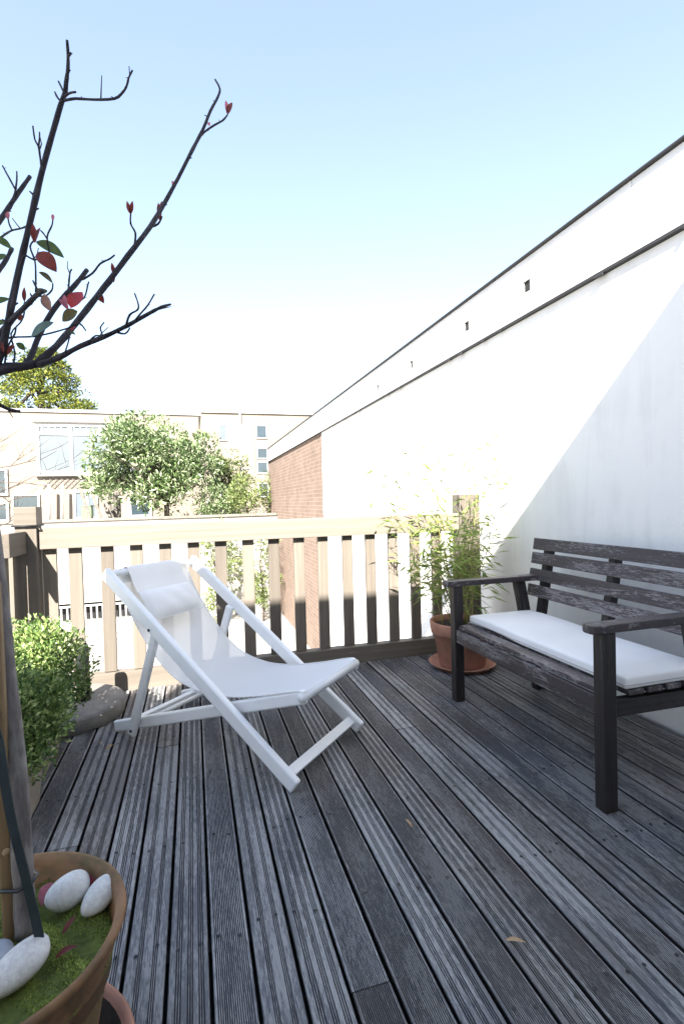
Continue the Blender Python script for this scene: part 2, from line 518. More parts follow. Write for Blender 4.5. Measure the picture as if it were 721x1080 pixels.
# ------------------------------------------------------------------ ground, deck
GZ, TZ = -1.85, 0.68          # garden level below the terrace; raised garden behind the white garden wall
g = MB(); g.add([(-400, -400, GZ), (400, -400, GZ), (400, 900, GZ), (-400, 900, GZ)], [(0, 1, 2, 3)])
struct(g.build('garden_ground', 'paving'))
g = MB(); g.add([(-60, 14.26, TZ), (60, 14.26, TZ), (60, 90, TZ), (-60, 90, TZ), (60, 90, GZ), (-60, 90, GZ), (-60, 14.26, GZ), (60, 14.26, GZ)],
                [(0, 1, 2, 3), (3, 2, 4, 5), (0, 3, 5, 6), (1, 7, 4, 2), (0, 6, 7, 1)])
struct(g.build('raised_garden', 'terrace'))

PITCHB, GAP = .1036, .0092
deck = MB()
def board_profile(kind, wd):
    pts = [(0, -.022), (0, -.0025), (.0025, 0)]
    def grooves(a, b, n):
        st = (b - a) / n
        for i in range(n):
            x = a + i * st
            pts.extend([(x + st * .22, 0), (x + st * .38, -.0036), (x + st * .68, -.0036), (x + st * .84, 0)])
    if kind == 0: grooves(.006, wd - .006, 17)
    elif kind == 1:
        for a, b in ((.014, .031), (.042, .058), (.068, .084)): grooves(a, b, 3)
    else:
        for a, b in ((.024, .038), (.060, .074)): grooves(a, b, 3)
    pts += [(wd - .0025, 0), (wd, -.0025), (wd, -.022)]
    return pts
k0 = -13
joints = {3: 1.12, -2: 2.55, 9: 2.35, 13: .9, -5: 1.9, 7: 3.1}
kinds = {-3: 1, -2: 2, -1: 1, 0: 0, 1: 2, 2: 1, 3: 0, 4: 0, 5: 1, 6: 0, 7: 1, 8: 0, 9: 2, 10: 0, 11: 2, 12: 0, -4: 2, -5: 2}
for k in range(k0, 22):
    x0 = .008 + PITCHB * k + GAP / 2; wd = PITCHB - GAP
    if x0 + wd > 2.205: wd = 2.2 - x0
    if wd < .03: continue
    kind = kinds.get(k, random.choice([0, 0, 1, 2]))
    if wd < .09: kind = 2
    yj = joints.get(k, None)
    segs = [(-.58, 3.42)] if yj is None else [(-.58, yj - .003), (yj + .003, 3.42)]
    for (ya, yb) in segs:
        prof = board_profile(kind if wd >= .09 else 3, wd) if wd >= .09 else [(0, -.022), (0, 0), (wd, 0), (wd, -.022)]
        off = Vector((random.uniform(0, 50), random.uniform(0, 5), 0))
        dz = random.uniform(-.0016, .0016); sx = random.uniform(-.0012, .0012); r = random.random()
        n = len(prof); ys = [ya, yb]
        vs, gc = [], []
        for y, s2 in ((ya, sx), (yb, -sx)):
            for (px, pz) in prof:
                vs.append((x0 + px + s2, y, pz + dz)); gc.append(off + Vector((y, px, pz)))
        fs = [(i, i + 1, n + i + 1, n + i) for i in range(n - 1)] + [tuple(range(n))[::-1], tuple(range(n, 2 * n))]
        mi = 1 if (kind != 0) != (random.random() < .2) else 0
        if k >= 12: mi = 0
        deck.add(vs, fs, mi, False, gc, r)
    # countersunk screws over the joists
    for j in range(9):
        yj2 = .12 + j * .42
        for px in (.022, wd - .022):
            if random.random() < .88 and wd > .06:
                cx_, cy_ = x0 + px + random.uniform(-.004, .004), yj2 + random.uniform(-.02, .02)
                vs = [(cx_ + .0055 * math.cos(a), cy_ + .0055 * math.sin(a), .0016) for a in np.linspace(0, 2 * math.pi, 9)[:-1]]
                deck.add(vs, [tuple(range(8))], 2)
struct(deck.build('deck_floor', ['deck_fine', 'deck_grey', 'screw']))
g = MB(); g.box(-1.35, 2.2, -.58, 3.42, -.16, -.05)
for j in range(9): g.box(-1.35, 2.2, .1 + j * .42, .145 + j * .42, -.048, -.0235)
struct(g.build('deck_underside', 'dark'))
g = MB(); g.box(-1.35, 2.2, -.55, 3.35, GZ, -.162)
struct(g.build('terrace_base', 'garden_white'))

# ------------------------------------------------------------------ house behind the camera (its stepped roof throws the shade over the deck)
HY = -.6
h = thing('house', 'pale rendered terraced house with stepped parapet behind the terrace', 'house', (0, HY, GZ))
for (x0, x1, top) in ((-9, -2.0, 2.86), (-1.997, -.05, 4.08), (-.047, 6, 4.32)):
    g = MB(); g.box(x0, x1, HY - 6, HY, GZ, top); g.build('wall', 'near_house', h)
g = MB(); g.box(-.5, .5, HY + .003, HY + .04, .02, 2.1); dr = g.build('glazed_door', 'trim_white', h)
g = MB(); g.box(-.4, .4, HY + .042, HY + .05, .15, 2.0); g.build('pane', 'glass', dr)

# ------------------------------------------------------------------ wall on the right: plaster, brick end, render band with drain holes
WX = 2.215
wl = thing('boundary_wall', 'long white plastered wall with brick far end along the right side', 'wall', (WX, 3, GZ))
YB, YE, YS = 8.75, 15.35, HY + .002
g = MB(); g.box(WX, WX + .3, YS, YB, GZ, 2.361); g.build('plaster_face', 'plaster', wl)
g = MB(); g.box(WX + .004, WX + .3, YB + .001, YE, GZ, 2.361); g.build('brick_face', 'brick', wl)
# render band, built round the holes
band = MB()
holes = [(2.957, 2.560), (3.74, 2.553), (4.84, 2.53), (5.83, 2.505), (6.90, 2.50), (8.0, 2.50), (9.3, 2.50), (10.8, 2.50)]
z0, z1, bx = 2.380, 2.747, WX - .022
band.box(bx, WX + .28, YS, 2.098, z0, z1)
y = 2.102
for hy, hz in holes:
    s_ = .036
    band.box(bx, WX + .28, y, hy - s_, z0, z1)
    band.box(bx, WX + .28, hy - s_, hy + s_, z0, hz - .04)
    band.box(bx, WX + .28, hy - s_, hy + s_, hz + .04, z1)
    y = hy + s_
band.box(bx, WX + .28, y, YE + .01, z0, z1)
band.build('render_band', 'fascia', wl)
for hy, hz in holes:
    g = MB(); g.box(bx + .010, WX + .06, hy - .034, hy + .034, hz - .038, hz + .038); g.build('drain_hole_shade', 'dark', wl)  # near-black fill just behind the face, painting in the hole's inner shade
g = MB(); g.box(WX - .030, WX + .2, YS, YE + .012, 2.363, 2.378)
for i in range(30):   # ragged mortar crumbs along the flashing
    yy = random.uniform(.5, 9); g.box(WX - .034 - random.random() * .006, WX - .02, yy, yy + random.uniform(.01, .07), 2.354 + random.uniform(-.006, 0), 2.3615 + random.uniform(0, .012))
g.build('flashing', 'lead', wl)
g = MB(); g.box(WX - .045, WX + .36, YS, YE + .03, 2.749, 2.763); g.build('coping', 'lead', wl, .004)

# ------------------------------------------------------------------ fences
def fence_post(mb, x, y, zt, w_=.115):
    mb.box(x - w_ / 2, x + w_ / 2, y - w_ / 2, y + w_ / 2, -.15, zt)
bf = thing('wooden_fence', 'brown slatted timber balustrade across the far end of the deck', 'fence', (.5, 3.43, 0))
g = MB(); g.box(-.885, 1.903, 3.405, 3.447, .905, 1.035); g.build('top_rail', 'fence', bf, .004)
g = MB(); g.box(-.885, 2.2, 3.422, 3.50, -.12, .113); g.build('bottom_beam', 'fence', bf, .004)
for k in range(16):
    x = .1325 + .174 * (k - 6) + random.uniform(-.004, .004)
    if k == 0: x = -.876
    g = MB(); g.bar((x + .037, 3.463, .118), (x + .037 + random.uniform(-.003, .003), 3.463, 1.02), (1, 0, 0), .074, .03); g.build('baluster', 'fence', bf, .002)
g = MB(); fence_post(g, -.945, 3.44, 1.045); g.build('post', 'fence', bf, .004)
g = MB(); g.box(-1.006, -.884, 3.379, 3.501, 1.052, 1.16); g.build('post_cap', 'fence', bf, .004)
g = MB(); g.box(1.907, 2.075, 3.40, 3.52, -.1, 1.175); g.build('post', 'fence', bf, .004)
g = MB(); g.tube([(-1.01, 3.37, 1.049), (-.88, 3.37, 1.048), (-.878, 3.505, 1.049), (-1.01, 3.505, 1.049), (-1.012, 3.37, 1.049)], .006, 6); g.build('twine', 'lead', bf)

lf = thing('wooden_fence', 'short brown timber balustrade running toward the viewer along the left deck edge', 'fence', (-.95, 3.2, 0))
g = MB(); g.box(-.985, -.940, 3.09, 3.378, .888, 1.018); g.build('top_rail', 'fence', lf, .004)
g = MB(); g.box(-1.06, -.965, -.55, 3.378, -.12, .113); g.build('bottom_beam', 'fence', lf, .004)
for y in (3.19, 3.325):
    g = MB(); g.bar((-1.003, y, .118), (-1.003, y, 1.0), (0, 1, 0), .066, .03); g.build('baluster', 'fence', lf, .002)

# potted tree skeleton in metres: x, y, z, radius; leaves: base, tip, width, tint
BRANCHES=[[(-0.3414,1.13,0.3093,0.01969),(-0.3416,1.1262,0.417,0.01864),(-0.3424,1.1225,0.5517,0.01852),(-0.3474,1.1188,0.7038,0.01836),(-0.3555,1.115,0.8539,0.01819),(-0.3644,1.1112,1.0193,0.01801),(-0.373,1.1075,1.1814,0.01694),(-0.3766,1.1038,1.3052,0.01504),(-0.3755,1.1,1.3854,0.0132)],
[(-0.3755,1.1,1.3854,0.01144),(-0.3503,1.1,1.4058,0.00975),(-0.3236,1.1,1.416,0.00893),(-0.3046,1.1,1.4187,0.00808),(-0.2789,1.1,1.4253,0.00769)],
[(-0.2789,1.1,1.4253,0.00633),(-0.2458,1.1169,1.4665,0.00594),(-0.2049,1.1338,1.5308,0.00571),(-0.1615,1.1508,1.602,0.00528),(-0.1156,1.1677,1.6787,0.00501),(-0.0713,1.1846,1.7524,0.00473),(-0.0432,1.2015,1.8123,0.0042),(-0.0093,1.2185,1.8877,0.00386),(0.024,1.2354,1.9677,0.00372),(0.0493,1.2523,2.0292,0.00334),(0.0689,1.2692,2.089,0.00295),(0.0865,1.2862,2.1341,0.00253),(0.0951,1.3031,2.1715,0.00234),(0.0855,1.32,2.2058,0.00189)],
[(0.0391,1.29,2.0333,0.00275),(0.0554,1.295,2.0554,0.00231),(0.0787,1.3,2.079,0.00209),(0.0999,1.305,2.0978,0.00199),(0.1123,1.31,2.1176,0.00177)],
[(-0.0734,1.22,1.7704,0.00233),(-0.0547,1.21,1.7759,0.0019),(-0.0458,1.2,1.7884,0.00157)],
[(-0.1028,1.18,1.7099,0.00203),(-0.0993,1.17,1.7294,0.00171),(-0.1072,1.16,1.7431,0.00159),(-0.1055,1.15,1.7595,0.00158)],
[(-0.1763,1.15,1.583,0.00175),(-0.1564,1.1533,1.6035,0.00167),(-0.1456,1.1567,1.6196,0.00148),(-0.1417,1.16,1.6409,0.00129)],
[(-0.2758,1.1,1.4237,0.00588),(-0.2384,1.08,1.4328,0.00502),(-0.1933,1.06,1.4528,0.00445),(-0.1489,1.04,1.4671,0.00398),(-0.1051,1.02,1.4846,0.00351),(-0.0651,1.0,1.5032,0.00296),(-0.0441,0.98,1.5079,0.00257),(-0.0271,0.96,1.5069,0.00169)],
[(-0.1063,1.0,1.4761,0.00189),(-0.0987,0.995,1.4954,0.00171),(-0.0852,0.99,1.5032,0.00154),(-0.0828,0.985,1.5117,0.00128),(-0.0881,0.98,1.5295,0.00118)],
[(-0.093,0.98,1.4754,0.00169),(-0.0773,0.97,1.4915,0.00151),(-0.0652,0.96,1.5021,0.00133),(-0.053,0.95,1.5191,0.00116)],
[(-0.175,1.03,1.4519,0.00156),(-0.1607,1.0225,1.4626,0.00138),(-0.1485,1.015,1.461,0.00129),(-0.1501,1.0075,1.4721,0.0012),(-0.1424,1.0,1.4803,0.00102)],
[(-0.2211,1.06,1.4353,0.00141),(-0.2181,1.08,1.4626,0.00135),(-0.2163,1.1,1.4943,0.0012)],
[(-0.129,1.04,1.4773,0.00178),(-0.1105,1.02,1.4686,0.0014),(-0.1,1.0,1.4732,0.00112)],
[(-0.332,1.09,1.441,0.00617),(-0.3184,1.0808,1.4862,0.00578),(-0.303,1.0717,1.5447,0.00557),(-0.2824,1.0625,1.6202,0.0052),(-0.2622,1.0533,1.6915,0.00483),(-0.2423,1.0442,1.7603,0.00446),(-0.2211,1.035,1.8252,0.0041),(-0.2053,1.0258,1.8684,0.0039),(-0.1951,1.0167,1.8868,0.00354),(-0.1913,1.0075,1.8969,0.00334),(-0.1857,0.9983,1.9169,0.00265),(-0.1831,0.9892,1.9358,0.0023),(-0.1821,0.98,1.9507,0.00195)],
[(-0.1938,1.0,1.8613,0.00215),(-0.1741,0.9914,1.8619,0.00198),(-0.1426,0.9829,1.8599,0.0019),(-0.1094,0.9743,1.8616,0.0019),(-0.0943,0.9657,1.8694,0.00181),(-0.087,0.9571,1.8755,0.00164),(-0.0828,0.9486,1.8825,0.00146),(-0.0756,0.94,1.8898,0.00129)],
[(-0.1969,1.0,1.8574,0.00166),(-0.2062,1.01,1.8713,0.0015),(-0.2124,1.02,1.8875,0.00135)],
[(-0.1934,1.0,1.8744,0.00166),(-0.2057,1.02,1.9071,0.00135)],
[(-0.1921,1.0,1.8698,0.00215),(-0.1825,0.99,1.8689,0.00164),(-0.1717,0.98,1.865,0.00147)],
[(-0.2368,1.02,1.7428,0.00167),(-0.2402,1.025,1.7686,0.0016),(-0.2436,1.03,1.7928,0.00152),(-0.2504,1.035,1.8084,0.00135),(-0.2538,1.04,1.8346,0.00119)],
[(-0.2448,1.035,1.796,0.00153),(-0.2422,1.0325,1.8097,0.00127),(-0.2412,1.03,1.8198,0.0011)],
[(-0.1825,0.985,1.9261,0.0018),(-0.1761,0.975,1.9255,0.00162)],
[(-0.415,1.25,1.6998,0.00499),(-0.3784,1.2625,1.7683,0.00468),(-0.363,1.275,1.8075,0.00433),(-0.3471,1.2875,1.8475,0.00418),(-0.3267,1.3,1.8933,0.00361)],
[(-0.3577,1.27,1.8135,0.00206),(-0.3525,1.28,1.8404,0.00187),(-0.3505,1.29,1.8753,0.00167),(-0.3526,1.3,1.8998,0.00148)],
[(-0.3521,1.28,1.8506,0.00187),(-0.3668,1.29,1.8811,0.00167),(-0.3799,1.3,1.9079,0.00147)],
[(-0.3713,1.2,1.6924,0.00193),(-0.3395,1.1625,1.6945,0.00188),(-0.3171,1.125,1.6855,0.00164),(-0.2923,1.0875,1.6729,0.00159),(-0.27,1.05,1.6615,0.00154)],
[(-0.31,1.1,1.6736,0.00143),(-0.3143,1.1,1.6854,0.00125),(-0.3155,1.1,1.6941,0.00116)],
[(-0.3663,1.12,1.4476,0.00539),(-0.3358,1.096,1.4759,0.00496),(-0.3061,1.072,1.4997,0.00453),(-0.2774,1.048,1.5173,0.00428),(-0.2556,1.024,1.5269,0.00387),(-0.239,1.0,1.5271,0.00296)],
[(-0.2546,1.02,1.5254,0.00151),(-0.238,1.0133,1.5242,0.00134),(-0.2257,1.0067,1.5326,0.00125),(-0.2224,1.0,1.5418,0.00108)],
[(-0.2499,1.02,1.5308,0.00168),(-0.2552,1.025,1.544,0.00151),(-0.2607,1.03,1.5555,0.00118)],
[(-0.2568,1.03,1.5358,0.00152),(-0.257,1.035,1.5681,0.00144),(-0.2589,1.04,1.5954,0.00136),(-0.2669,1.045,1.6221,0.00137),(-0.2586,1.05,1.6391,0.00121)],
[(-0.2966,1.1,1.4209,0.00504),(-0.2908,1.1233,1.4492,0.00516),(-0.2858,1.1467,1.486,0.00509),(-0.2694,1.17,1.5404,0.00503),(-0.2486,1.1933,1.5876,0.00496),(-0.2268,1.2167,1.6288,0.00468),(-0.2074,1.24,1.6712,0.00417)],
[(-0.214,1.22,1.6415,0.00225),(-0.1937,1.225,1.6599,0.00207),(-0.1786,1.23,1.6842,0.00198),(-0.1597,1.235,1.6988,0.00179),(-0.1503,1.24,1.7105,0.00159)],
[(-0.2368,1.19,1.5972,0.00218),(-0.2349,1.1933,1.6223,0.00189),(-0.2331,1.1967,1.6437,0.0016),(-0.2299,1.2,1.6534,0.0013)],
[(-0.2248,1.2,1.5863,0.00181),(-0.2081,1.2,1.5957,0.00161),(-0.1998,1.2,1.6244,0.00141),(-0.1978,1.2,1.6306,0.00121)],
[(-0.2945,1.06,1.558,0.00172),(-0.2799,1.0514,1.6051,0.00154),(-0.2611,1.0429,1.5981,0.00145),(-0.2437,1.0343,1.6011,0.00145),(-0.2323,1.0257,1.6051,0.00135),(-0.2324,1.0171,1.6293,0.00126),(-0.2224,1.0086,1.646,0.00117),(-0.2187,1.0,1.6518,0.00099)],
[(-0.2355,1.03,1.632,0.00136),(-0.2401,1.025,1.639,0.00118),(-0.2432,1.02,1.641,0.00101)],
[(-0.353,1.1,1.4603,0.00159),(-0.3161,1.0917,1.4706,0.0016),(-0.2777,1.0833,1.4723,0.00151),(-0.2437,1.075,1.479,0.00142),(-0.2095,1.0667,1.4892,0.00143),(-0.1932,1.0583,1.4947,0.00133),(-0.1809,1.05,1.4787,0.00106)],
[(-0.3312,1.1,1.4209,0.00178),(-0.3198,1.0867,1.453,0.00159),(-0.3044,1.0733,1.4726,0.00148),(-0.2987,1.06,1.4807,0.00129)],
[(-0.3172,1.1,1.4198,0.00161),(-0.3143,1.104,1.446,0.00153),(-0.3206,1.108,1.4826,0.00135),(-0.305,1.112,1.5065,0.00127),(-0.2991,1.116,1.5264,0.00118),(-0.2994,1.12,1.5496,0.0011)],
[(-0.3662,1.12,1.3617,0.0036),(-0.3499,1.1267,1.3508,0.00328),(-0.3362,1.1333,1.3433,0.00313),(-0.3187,1.14,1.3412,0.00279)],
[(-0.3755,1.1,1.3854,0.00792),(-0.4092,1.1375,1.4627,0.00723),(-0.4265,1.175,1.5467,0.00651),(-0.4244,1.2125,1.6313,0.00578),(-0.415,1.25,1.6998,0.00499)],
[(-0.4237,1.17,1.5267,0.00464),(-0.4275,1.235,1.5823,0.00492),(-0.4201,1.3,1.6407,0.00521)],
[(-0.415,1.25,1.6998,0.00259),(-0.3928,1.225,1.7001,0.00235),(-0.3713,1.2,1.6924,0.00193)],
[(-0.3755,1.1,1.3854,0.00616),(-0.3732,1.11,1.4196,0.00569),(-0.3663,1.12,1.4476,0.00539)],
[(-0.3755,1.1,1.3854,0.0044),(-0.37,1.1,1.3699,0.00406),(-0.3597,1.1,1.3579,0.00354)],
[(-0.3664,1.1,1.4279,0.00229),(-0.353,1.1,1.4603,0.00177)],
[(-0.3503,1.1,1.4058,0.00709),(-0.3404,1.095,1.4244,0.00654),(-0.332,1.09,1.441,0.00617)],
[(-0.3053,1.06,1.5092,0.00224),(-0.2998,1.06,1.537,0.00198),(-0.2945,1.06,1.558,0.00172)],
[(-0.4201,1.3,1.6407,0.00521),(-0.3973,1.3133,1.686,0.00487),(-0.3855,1.3267,1.7186,0.00451),(-0.3791,1.34,1.7469,0.00391)]]
LEAVES=[(-0.2538,1.03,1.6248,-0.2115,1.042,1.6065,0.0236,0),
(-0.2441,1.0,1.5934,-0.2149,0.996,1.5604,0.0263,1),
(-0.2438,1.0,1.5593,-0.225,1.012,1.5465,0.0131,3),
(-0.3555,1.15,1.679,-0.3288,1.162,1.6658,0.0185,0),
(-0.2305,1.18,1.5645,-0.21,1.192,1.6043,0.0296,2),
(-0.234,1.17,1.5567,-0.2533,1.182,1.5828,0.0117,6),
(-0.2357,1.17,1.5585,-0.2424,1.182,1.5916,0.0117,6),
(-0.2163,1.17,1.5561,-0.2478,1.182,1.5365,0.0235,3),
(-0.2363,1.0,1.5225,-0.2311,1.012,1.4978,0.0165,4),
(-0.2343,1.05,1.4906,-0.2754,1.062,1.464,0.0191,5),
(-0.1776,1.16,1.5926,-0.1633,1.156,1.5709,0.0137,1),
(-0.3474,1.1,1.5326,-0.321,1.112,1.5501,0.0142,0),
(-0.3489,1.1,1.4904,-0.3209,1.112,1.5071,0.0159,0),
(-0.2491,1.01,1.5236,-0.2367,1.022,1.5378,0.0149,3),
(-0.3025,1.07,1.4543,-0.2908,1.082,1.4464,0.0122,0),
(-0.2214,1.1,1.4903,-0.2105,1.112,1.4894,0.011,3),
(-0.2529,1.02,1.6183,-0.2537,1.016,1.6492,0.01,1),
(-0.2488,1.01,1.6172,-0.2397,1.006,1.6392,0.0083,1),
(-0.3156,1.1,1.6923,-0.3185,1.112,1.7143,0.0071,6),
(-0.2187,1.0,1.6502,-0.2209,1.012,1.6678,0.005,6),
(-0.1056,1.15,1.7576,-0.1117,1.146,1.7818,0.0079,1),
(-0.1056,1.15,1.7576,-0.1007,1.146,1.7833,0.0079,1),
(-0.0524,1.21,1.7845,-0.0531,1.206,1.8197,0.0105,1),
(-0.0506,1.22,1.7985,-0.0454,1.216,1.8305,0.0085,1),
(0.1123,1.31,2.1176,0.1097,1.322,2.1609,0.0094,6),
(0.1123,1.31,2.1176,0.1244,1.306,2.1471,0.0142,1),
(0.0673,1.3,2.0746,0.0659,1.312,2.092,0.007,6),
(-0.1437,1.16,1.6348,-0.1461,1.156,1.6563,0.0079,1),
(-0.1443,1.16,1.6171,-0.1413,1.156,1.6353,0.0079,1),
(-0.2994,1.12,1.5496,-0.2974,1.116,1.5753,0.0073,1),
(-0.2163,1.1,1.4943,-0.2116,1.112,1.5078,0.0074,2),
(-0.3259,1.08,1.4385,-0.3255,1.076,1.4582,0.007,1),
(-0.3199,1.08,1.4354,-0.3073,1.076,1.4559,0.007,1),
(-0.3048,1.1,1.506,-0.297,1.096,1.5158,0.009,1),
(-0.023,1.27,1.9015,-0.0208,1.282,1.9179,0.0067,6),
(-0.3353,1.1,1.6145,-0.326,1.112,1.6334,0.0106,0)]

# ------------------------------------------------------------------ white sling deck chair
E1 = Vector((-.715, .699, 0)).normalized(); E2 = Vector((E1.y, -E1.x, 0)); F1 = Vector((.342, 1.974, 0))
def cp(s, w_, z): return F1 + E1 * s + E2 * w_ + Vector((0, 0, z))
ch = thing('deck_chair', 'white folding deck chair with white sling and headrest pillow', 'deck chair', tuple(cp(.5, .3, 0)))
WC = .605
def rounded_bar(p, q, side, wd, th):
    g = MB(); g.bar(p, q, side, wd, th); return g
UPV = Vector((0, 0, 1))
for w_ in (.012, WC - .012):
    rounded_bar(cp(-.012, w_, .018), cp(1.085, w_, .825), UPV, .064, .032).build('back_frame_beam', 'white_paint', ch, .010, 4)
for w_ in (.074, WC - .074):
    rounded_bar(cp(1.125, w_, .026), cp(-.03, w_, .362), UPV, .056, .028).build('seat_frame_beam', 'white_paint', ch, .010, 4)
for w_ in (.044, WC - .044):
    rounded_bar(cp(.770, w_, .575), cp(.972, w_, .022), E1, .048, .026).build('strut', 'white_paint', ch, .010, 4)
g = MB(); g.tube([cp(1.062, .0, .815), cp(1.062, WC, .815)], .016, 16); g.build('top_rod', 'white_paint', ch)
g = MB(); g.tube([cp(-.018, .055, .358), cp(-.018, WC - .055, .358)], .019, 16); g.build('front_rod', 'white_paint', ch)
rounded_bar(cp(.035, .02, .052), cp(.035, WC - .02, .052), E1 * .8 + UPV * .6, .044, .020).build('front_crossbar', 'white_paint', ch, .004)
rounded_bar(cp(1.03, .075, .058), cp(1.03, WC - .075, .058), E1, .036, .022).build('rear_crossbar', 'white_paint', ch, .004)
g = MB(); g.tube([cp(.955, .05, .066), cp(.955, WC - .05, .066)], .012, 12); g.build('strut_crossbar', 'white_paint', ch)
for s_, w_, z_ in ((.772, -.005, .572), (.772, WC + .005, .572), (.962, .030, .048), (.962, WC - .030, .048)):
    g = MB(); g.tube([cp(s_, w_ - .003, z_), cp(s_, w_ + .003, z_)], .0065, 10); g.build('pivot_bolt', 'screw', ch)


def catmull(pts, n):
    P = [pts[0]] + list(pts) + [pts[-1]]
    out = []
    for i in range(1, len(P) - 2):
        for j in range(n):
            t = j / n
            out.append(tuple(.5 * ((2 * P[i][k]) + (-P[i - 1][k] + P[i + 1][k]) * t + (2 * P[i - 1][k] - 5 * P[i][k] + 4 * P[i + 1][k] - P[i + 2][k]) * t * t + (-P[i - 1][k] + 3 * P[i][k] - 3 * P[i + 1][k] + P[i + 2][k]) * t ** 3) for k in range(len(P[0]))))
    out.append(tuple(pts[-1])); return out
sl = catmull([(1.050, .800), (1.066, .834), (1.082, .822), (1.056, .755), (.985, .635), (.86, .478), (.71, .352), (.54, .300), (.37, .300), (.18, .335), (.02, .376), (-.022, .378), (-.036, .352), (-.015, .336), (.05, .348)], 6)
def sheet(path, w0, w1, nw, sag):
    vs, gc, fs = [], [], []
    L = 0
    for i, (s_, z_) in enumerate(path):
        if i: L += math.hypot(s_ - path[i - 1][0], z_ - path[i - 1][1])
        for j in range(nw + 1):
            u = j / nw
            k = (4 * u * (1 - u)) * sag(i / (len(path) - 1))
            vs.append(cp(s_ - k * .4, w0 + (w1 - w0) * u, z_ - k)); gc.append((L, u * (w1 - w0), 0))
    for i in range(len(path) - 1):
        for j in range(nw):
            a = i * (nw + 1) + j
            fs.append((a, a + 1, a + nw + 2, a + nw + 1))
    g = MB(); g.add(vs, fs, 0, True, gc); return g
o = sheet(sl, .060, WC - .060, 10, lambda t: .018 * max(0, math.sin(math.pi * min(1, max(0, (t - .18) / .62))))).build('sling_seat', 'sling', ch)
for w_ in (.064, WC - .064):
    g = MB(); g.tube([cp(s_ + .004, w_, z_ + .002) for s_, z_ in sl[6:-8]], .0028, 6); g.build('hem', 'cushion', o)
# headrest pillow hung over the top rod by a flap
fl = catmull([(1.098, .755), (1.100, .815), (1.066, .842), (1.040, .815), (1.012, .758), (.985, .715)], 6)
pil = None
g = MB()
vs, fs = [], []
pc, ax, nr = cp(.925, WC / 2 - .03, .642), Vector((.62 * E1.x, .62 * E1.y, .78)).normalized(), None
nr = ax.cross(E2).normalized()
if nr.z < 0: nr = -nr
nu, nv = 22, 12
for side in (1, -1):
    for i in range(nu + 1):
        for j in range(nv + 1):
            u, v = i / nu * 2 - 1, j / nv * 2 - 1
            hgt = .042 * (1 - abs(u) ** 3.2) ** .6 * (1 - abs(v) ** 2.6) ** .6
            pinch = 1 - .05 * abs(u) ** 4
            wr = .003 * math.sin(u * 9 + v * 3) * (1 - v * v) * (1 - u * u)
            vs.append(pc + E2 * u * .172 + ax * v * .085 * pinch + nr * (side * hgt * (1 if side > 0 else .35) + wr + .022))
off = (nu + 1) * (nv + 1)
for sd in (0, 1):
    for i in range(nu):
        for j in range(nv):
            a = sd * off + i * (nv + 1) + j
            q = (a, a + nv + 1, a + nv + 2, a + 1)
            fs.append(q if sd == 0 else q[::-1])
g.add(vs, fs, 0, True)
pil = g.build('headrest_pillow', 'cushion', ch)
g = MB(); g.tube([pc + E2 * u * .170 - ax * .087 + nr * .022 for u in np.linspace(-1, 1, 9)], .0022, 6); g.build('seam', 'cushion', pil)
sheet(fl, .115, WC - .145, 6, lambda t: 0).build('pillow_flap', 'cushion', ch)

# ------------------------------------------------------------------ dark garden bench with white cushion
bn = thing('garden_bench', 'weathered dark brown slatted bench against the white wall', 'bench', (1.65, 2.04, 0))
for y in (2.578, 1.498):
    g = MB(); g.bar((1.414, y, 0), (1.414, y, .652), (1, 0, 0), .056, .052); g.build('front_leg', 'bench_leg', bn, .004)
    g = MB(); g.bar((1.950, y, 0), (1.822, y, .652), (1, 0, 0), .060, .046); g.build('rear_leg', 'bench_leg', bn, .004)
    sgn = 1 if y > 2 else -1
    # arm with rounded front end
    arm = MB()
    ol = [(1.335 + .018 * (1 - math.cos(a)), .032 * math.sin(a)) for a in np.linspace(-math.pi / 2, math.pi / 2, 7)]
    ol = [(1.353 - .018 * math.cos(a), .033 * math.sin(a)) for a in np.linspace(-math.pi / 2, math.pi / 2, 7)] + [(1.945, .033), (1.945, -.033)]
    n = len(ol); of = random.uniform(0, 30)
    vs = [(x, y + dy, .653) for x, dy in ol] + [(x, y + dy, .684) for x, dy in ol]
    arm.add(vs, [tuple(range(n))[::-1], tuple(range(n, 2 * n))] + [(i, (i + 1) % n, n + (i + 1) % n, n + i) for i in range(n)], 0, False, [(x + of, dy, z) for (x, yy, z), dy in zip(vs, [q[1] for q in ol] * 2)])
    arm.build('armrest', 'bench', bn, .004)
    g = MB(); g.bar((1.444, y, .372), (1.905, y, .365), (0, 0, 1), .062, .036); g.build('side_rail', 'bench_leg', bn, .003)
g = MB(); g.bar((1.404, 1.5245, .375), (1.404, 2.5515, .375), (0, 0, 1), .072, .022); g.build('front_rail', 'bench', bn, .003)
g = MB(); g.bar((1.89, 1.5235, .372), (1.89, 2.5525, .372), (0, 0, 1), .06, .022); g.build('rear_rail', 'bench_leg', bn, .003)
for i in range(6):
    x = 1.418 + i * .088 + .026
    g = MB(); g.bar((x, 1.4725 if i else 1.528, .425), (x, 2.604 if i else 2.548, .425), (1, 0, 0), .070, .020); g.build('seat_slat', 'bench', bn, .003)
for y in (2.578, 2.04, 1.498):
    dy = -.049 if y > 2.3 else (.049 if y < 1.6 else 0)
    g = MB(); g.bar((1.916, y + dy, .33), (2.012, y + dy, .885), (1, 0, 0), .046, .044); g.build('back_upright', 'bench_leg', bn, .003)
for i, (za, zb) in enumerate(((.829, .897), (.747, .814), (.651, .718), (.558, .625))):
    zc = (za + zb) / 2
    xc = 1.916 + (zc - .33) * .096 / .555 - .036
    g = MB(); g.bar((xc, 1.452, zc), (xc, 2.624, zc), (.171, 0, 1), .068, .020); g.build('back_slat', 'bench', bn, .003)
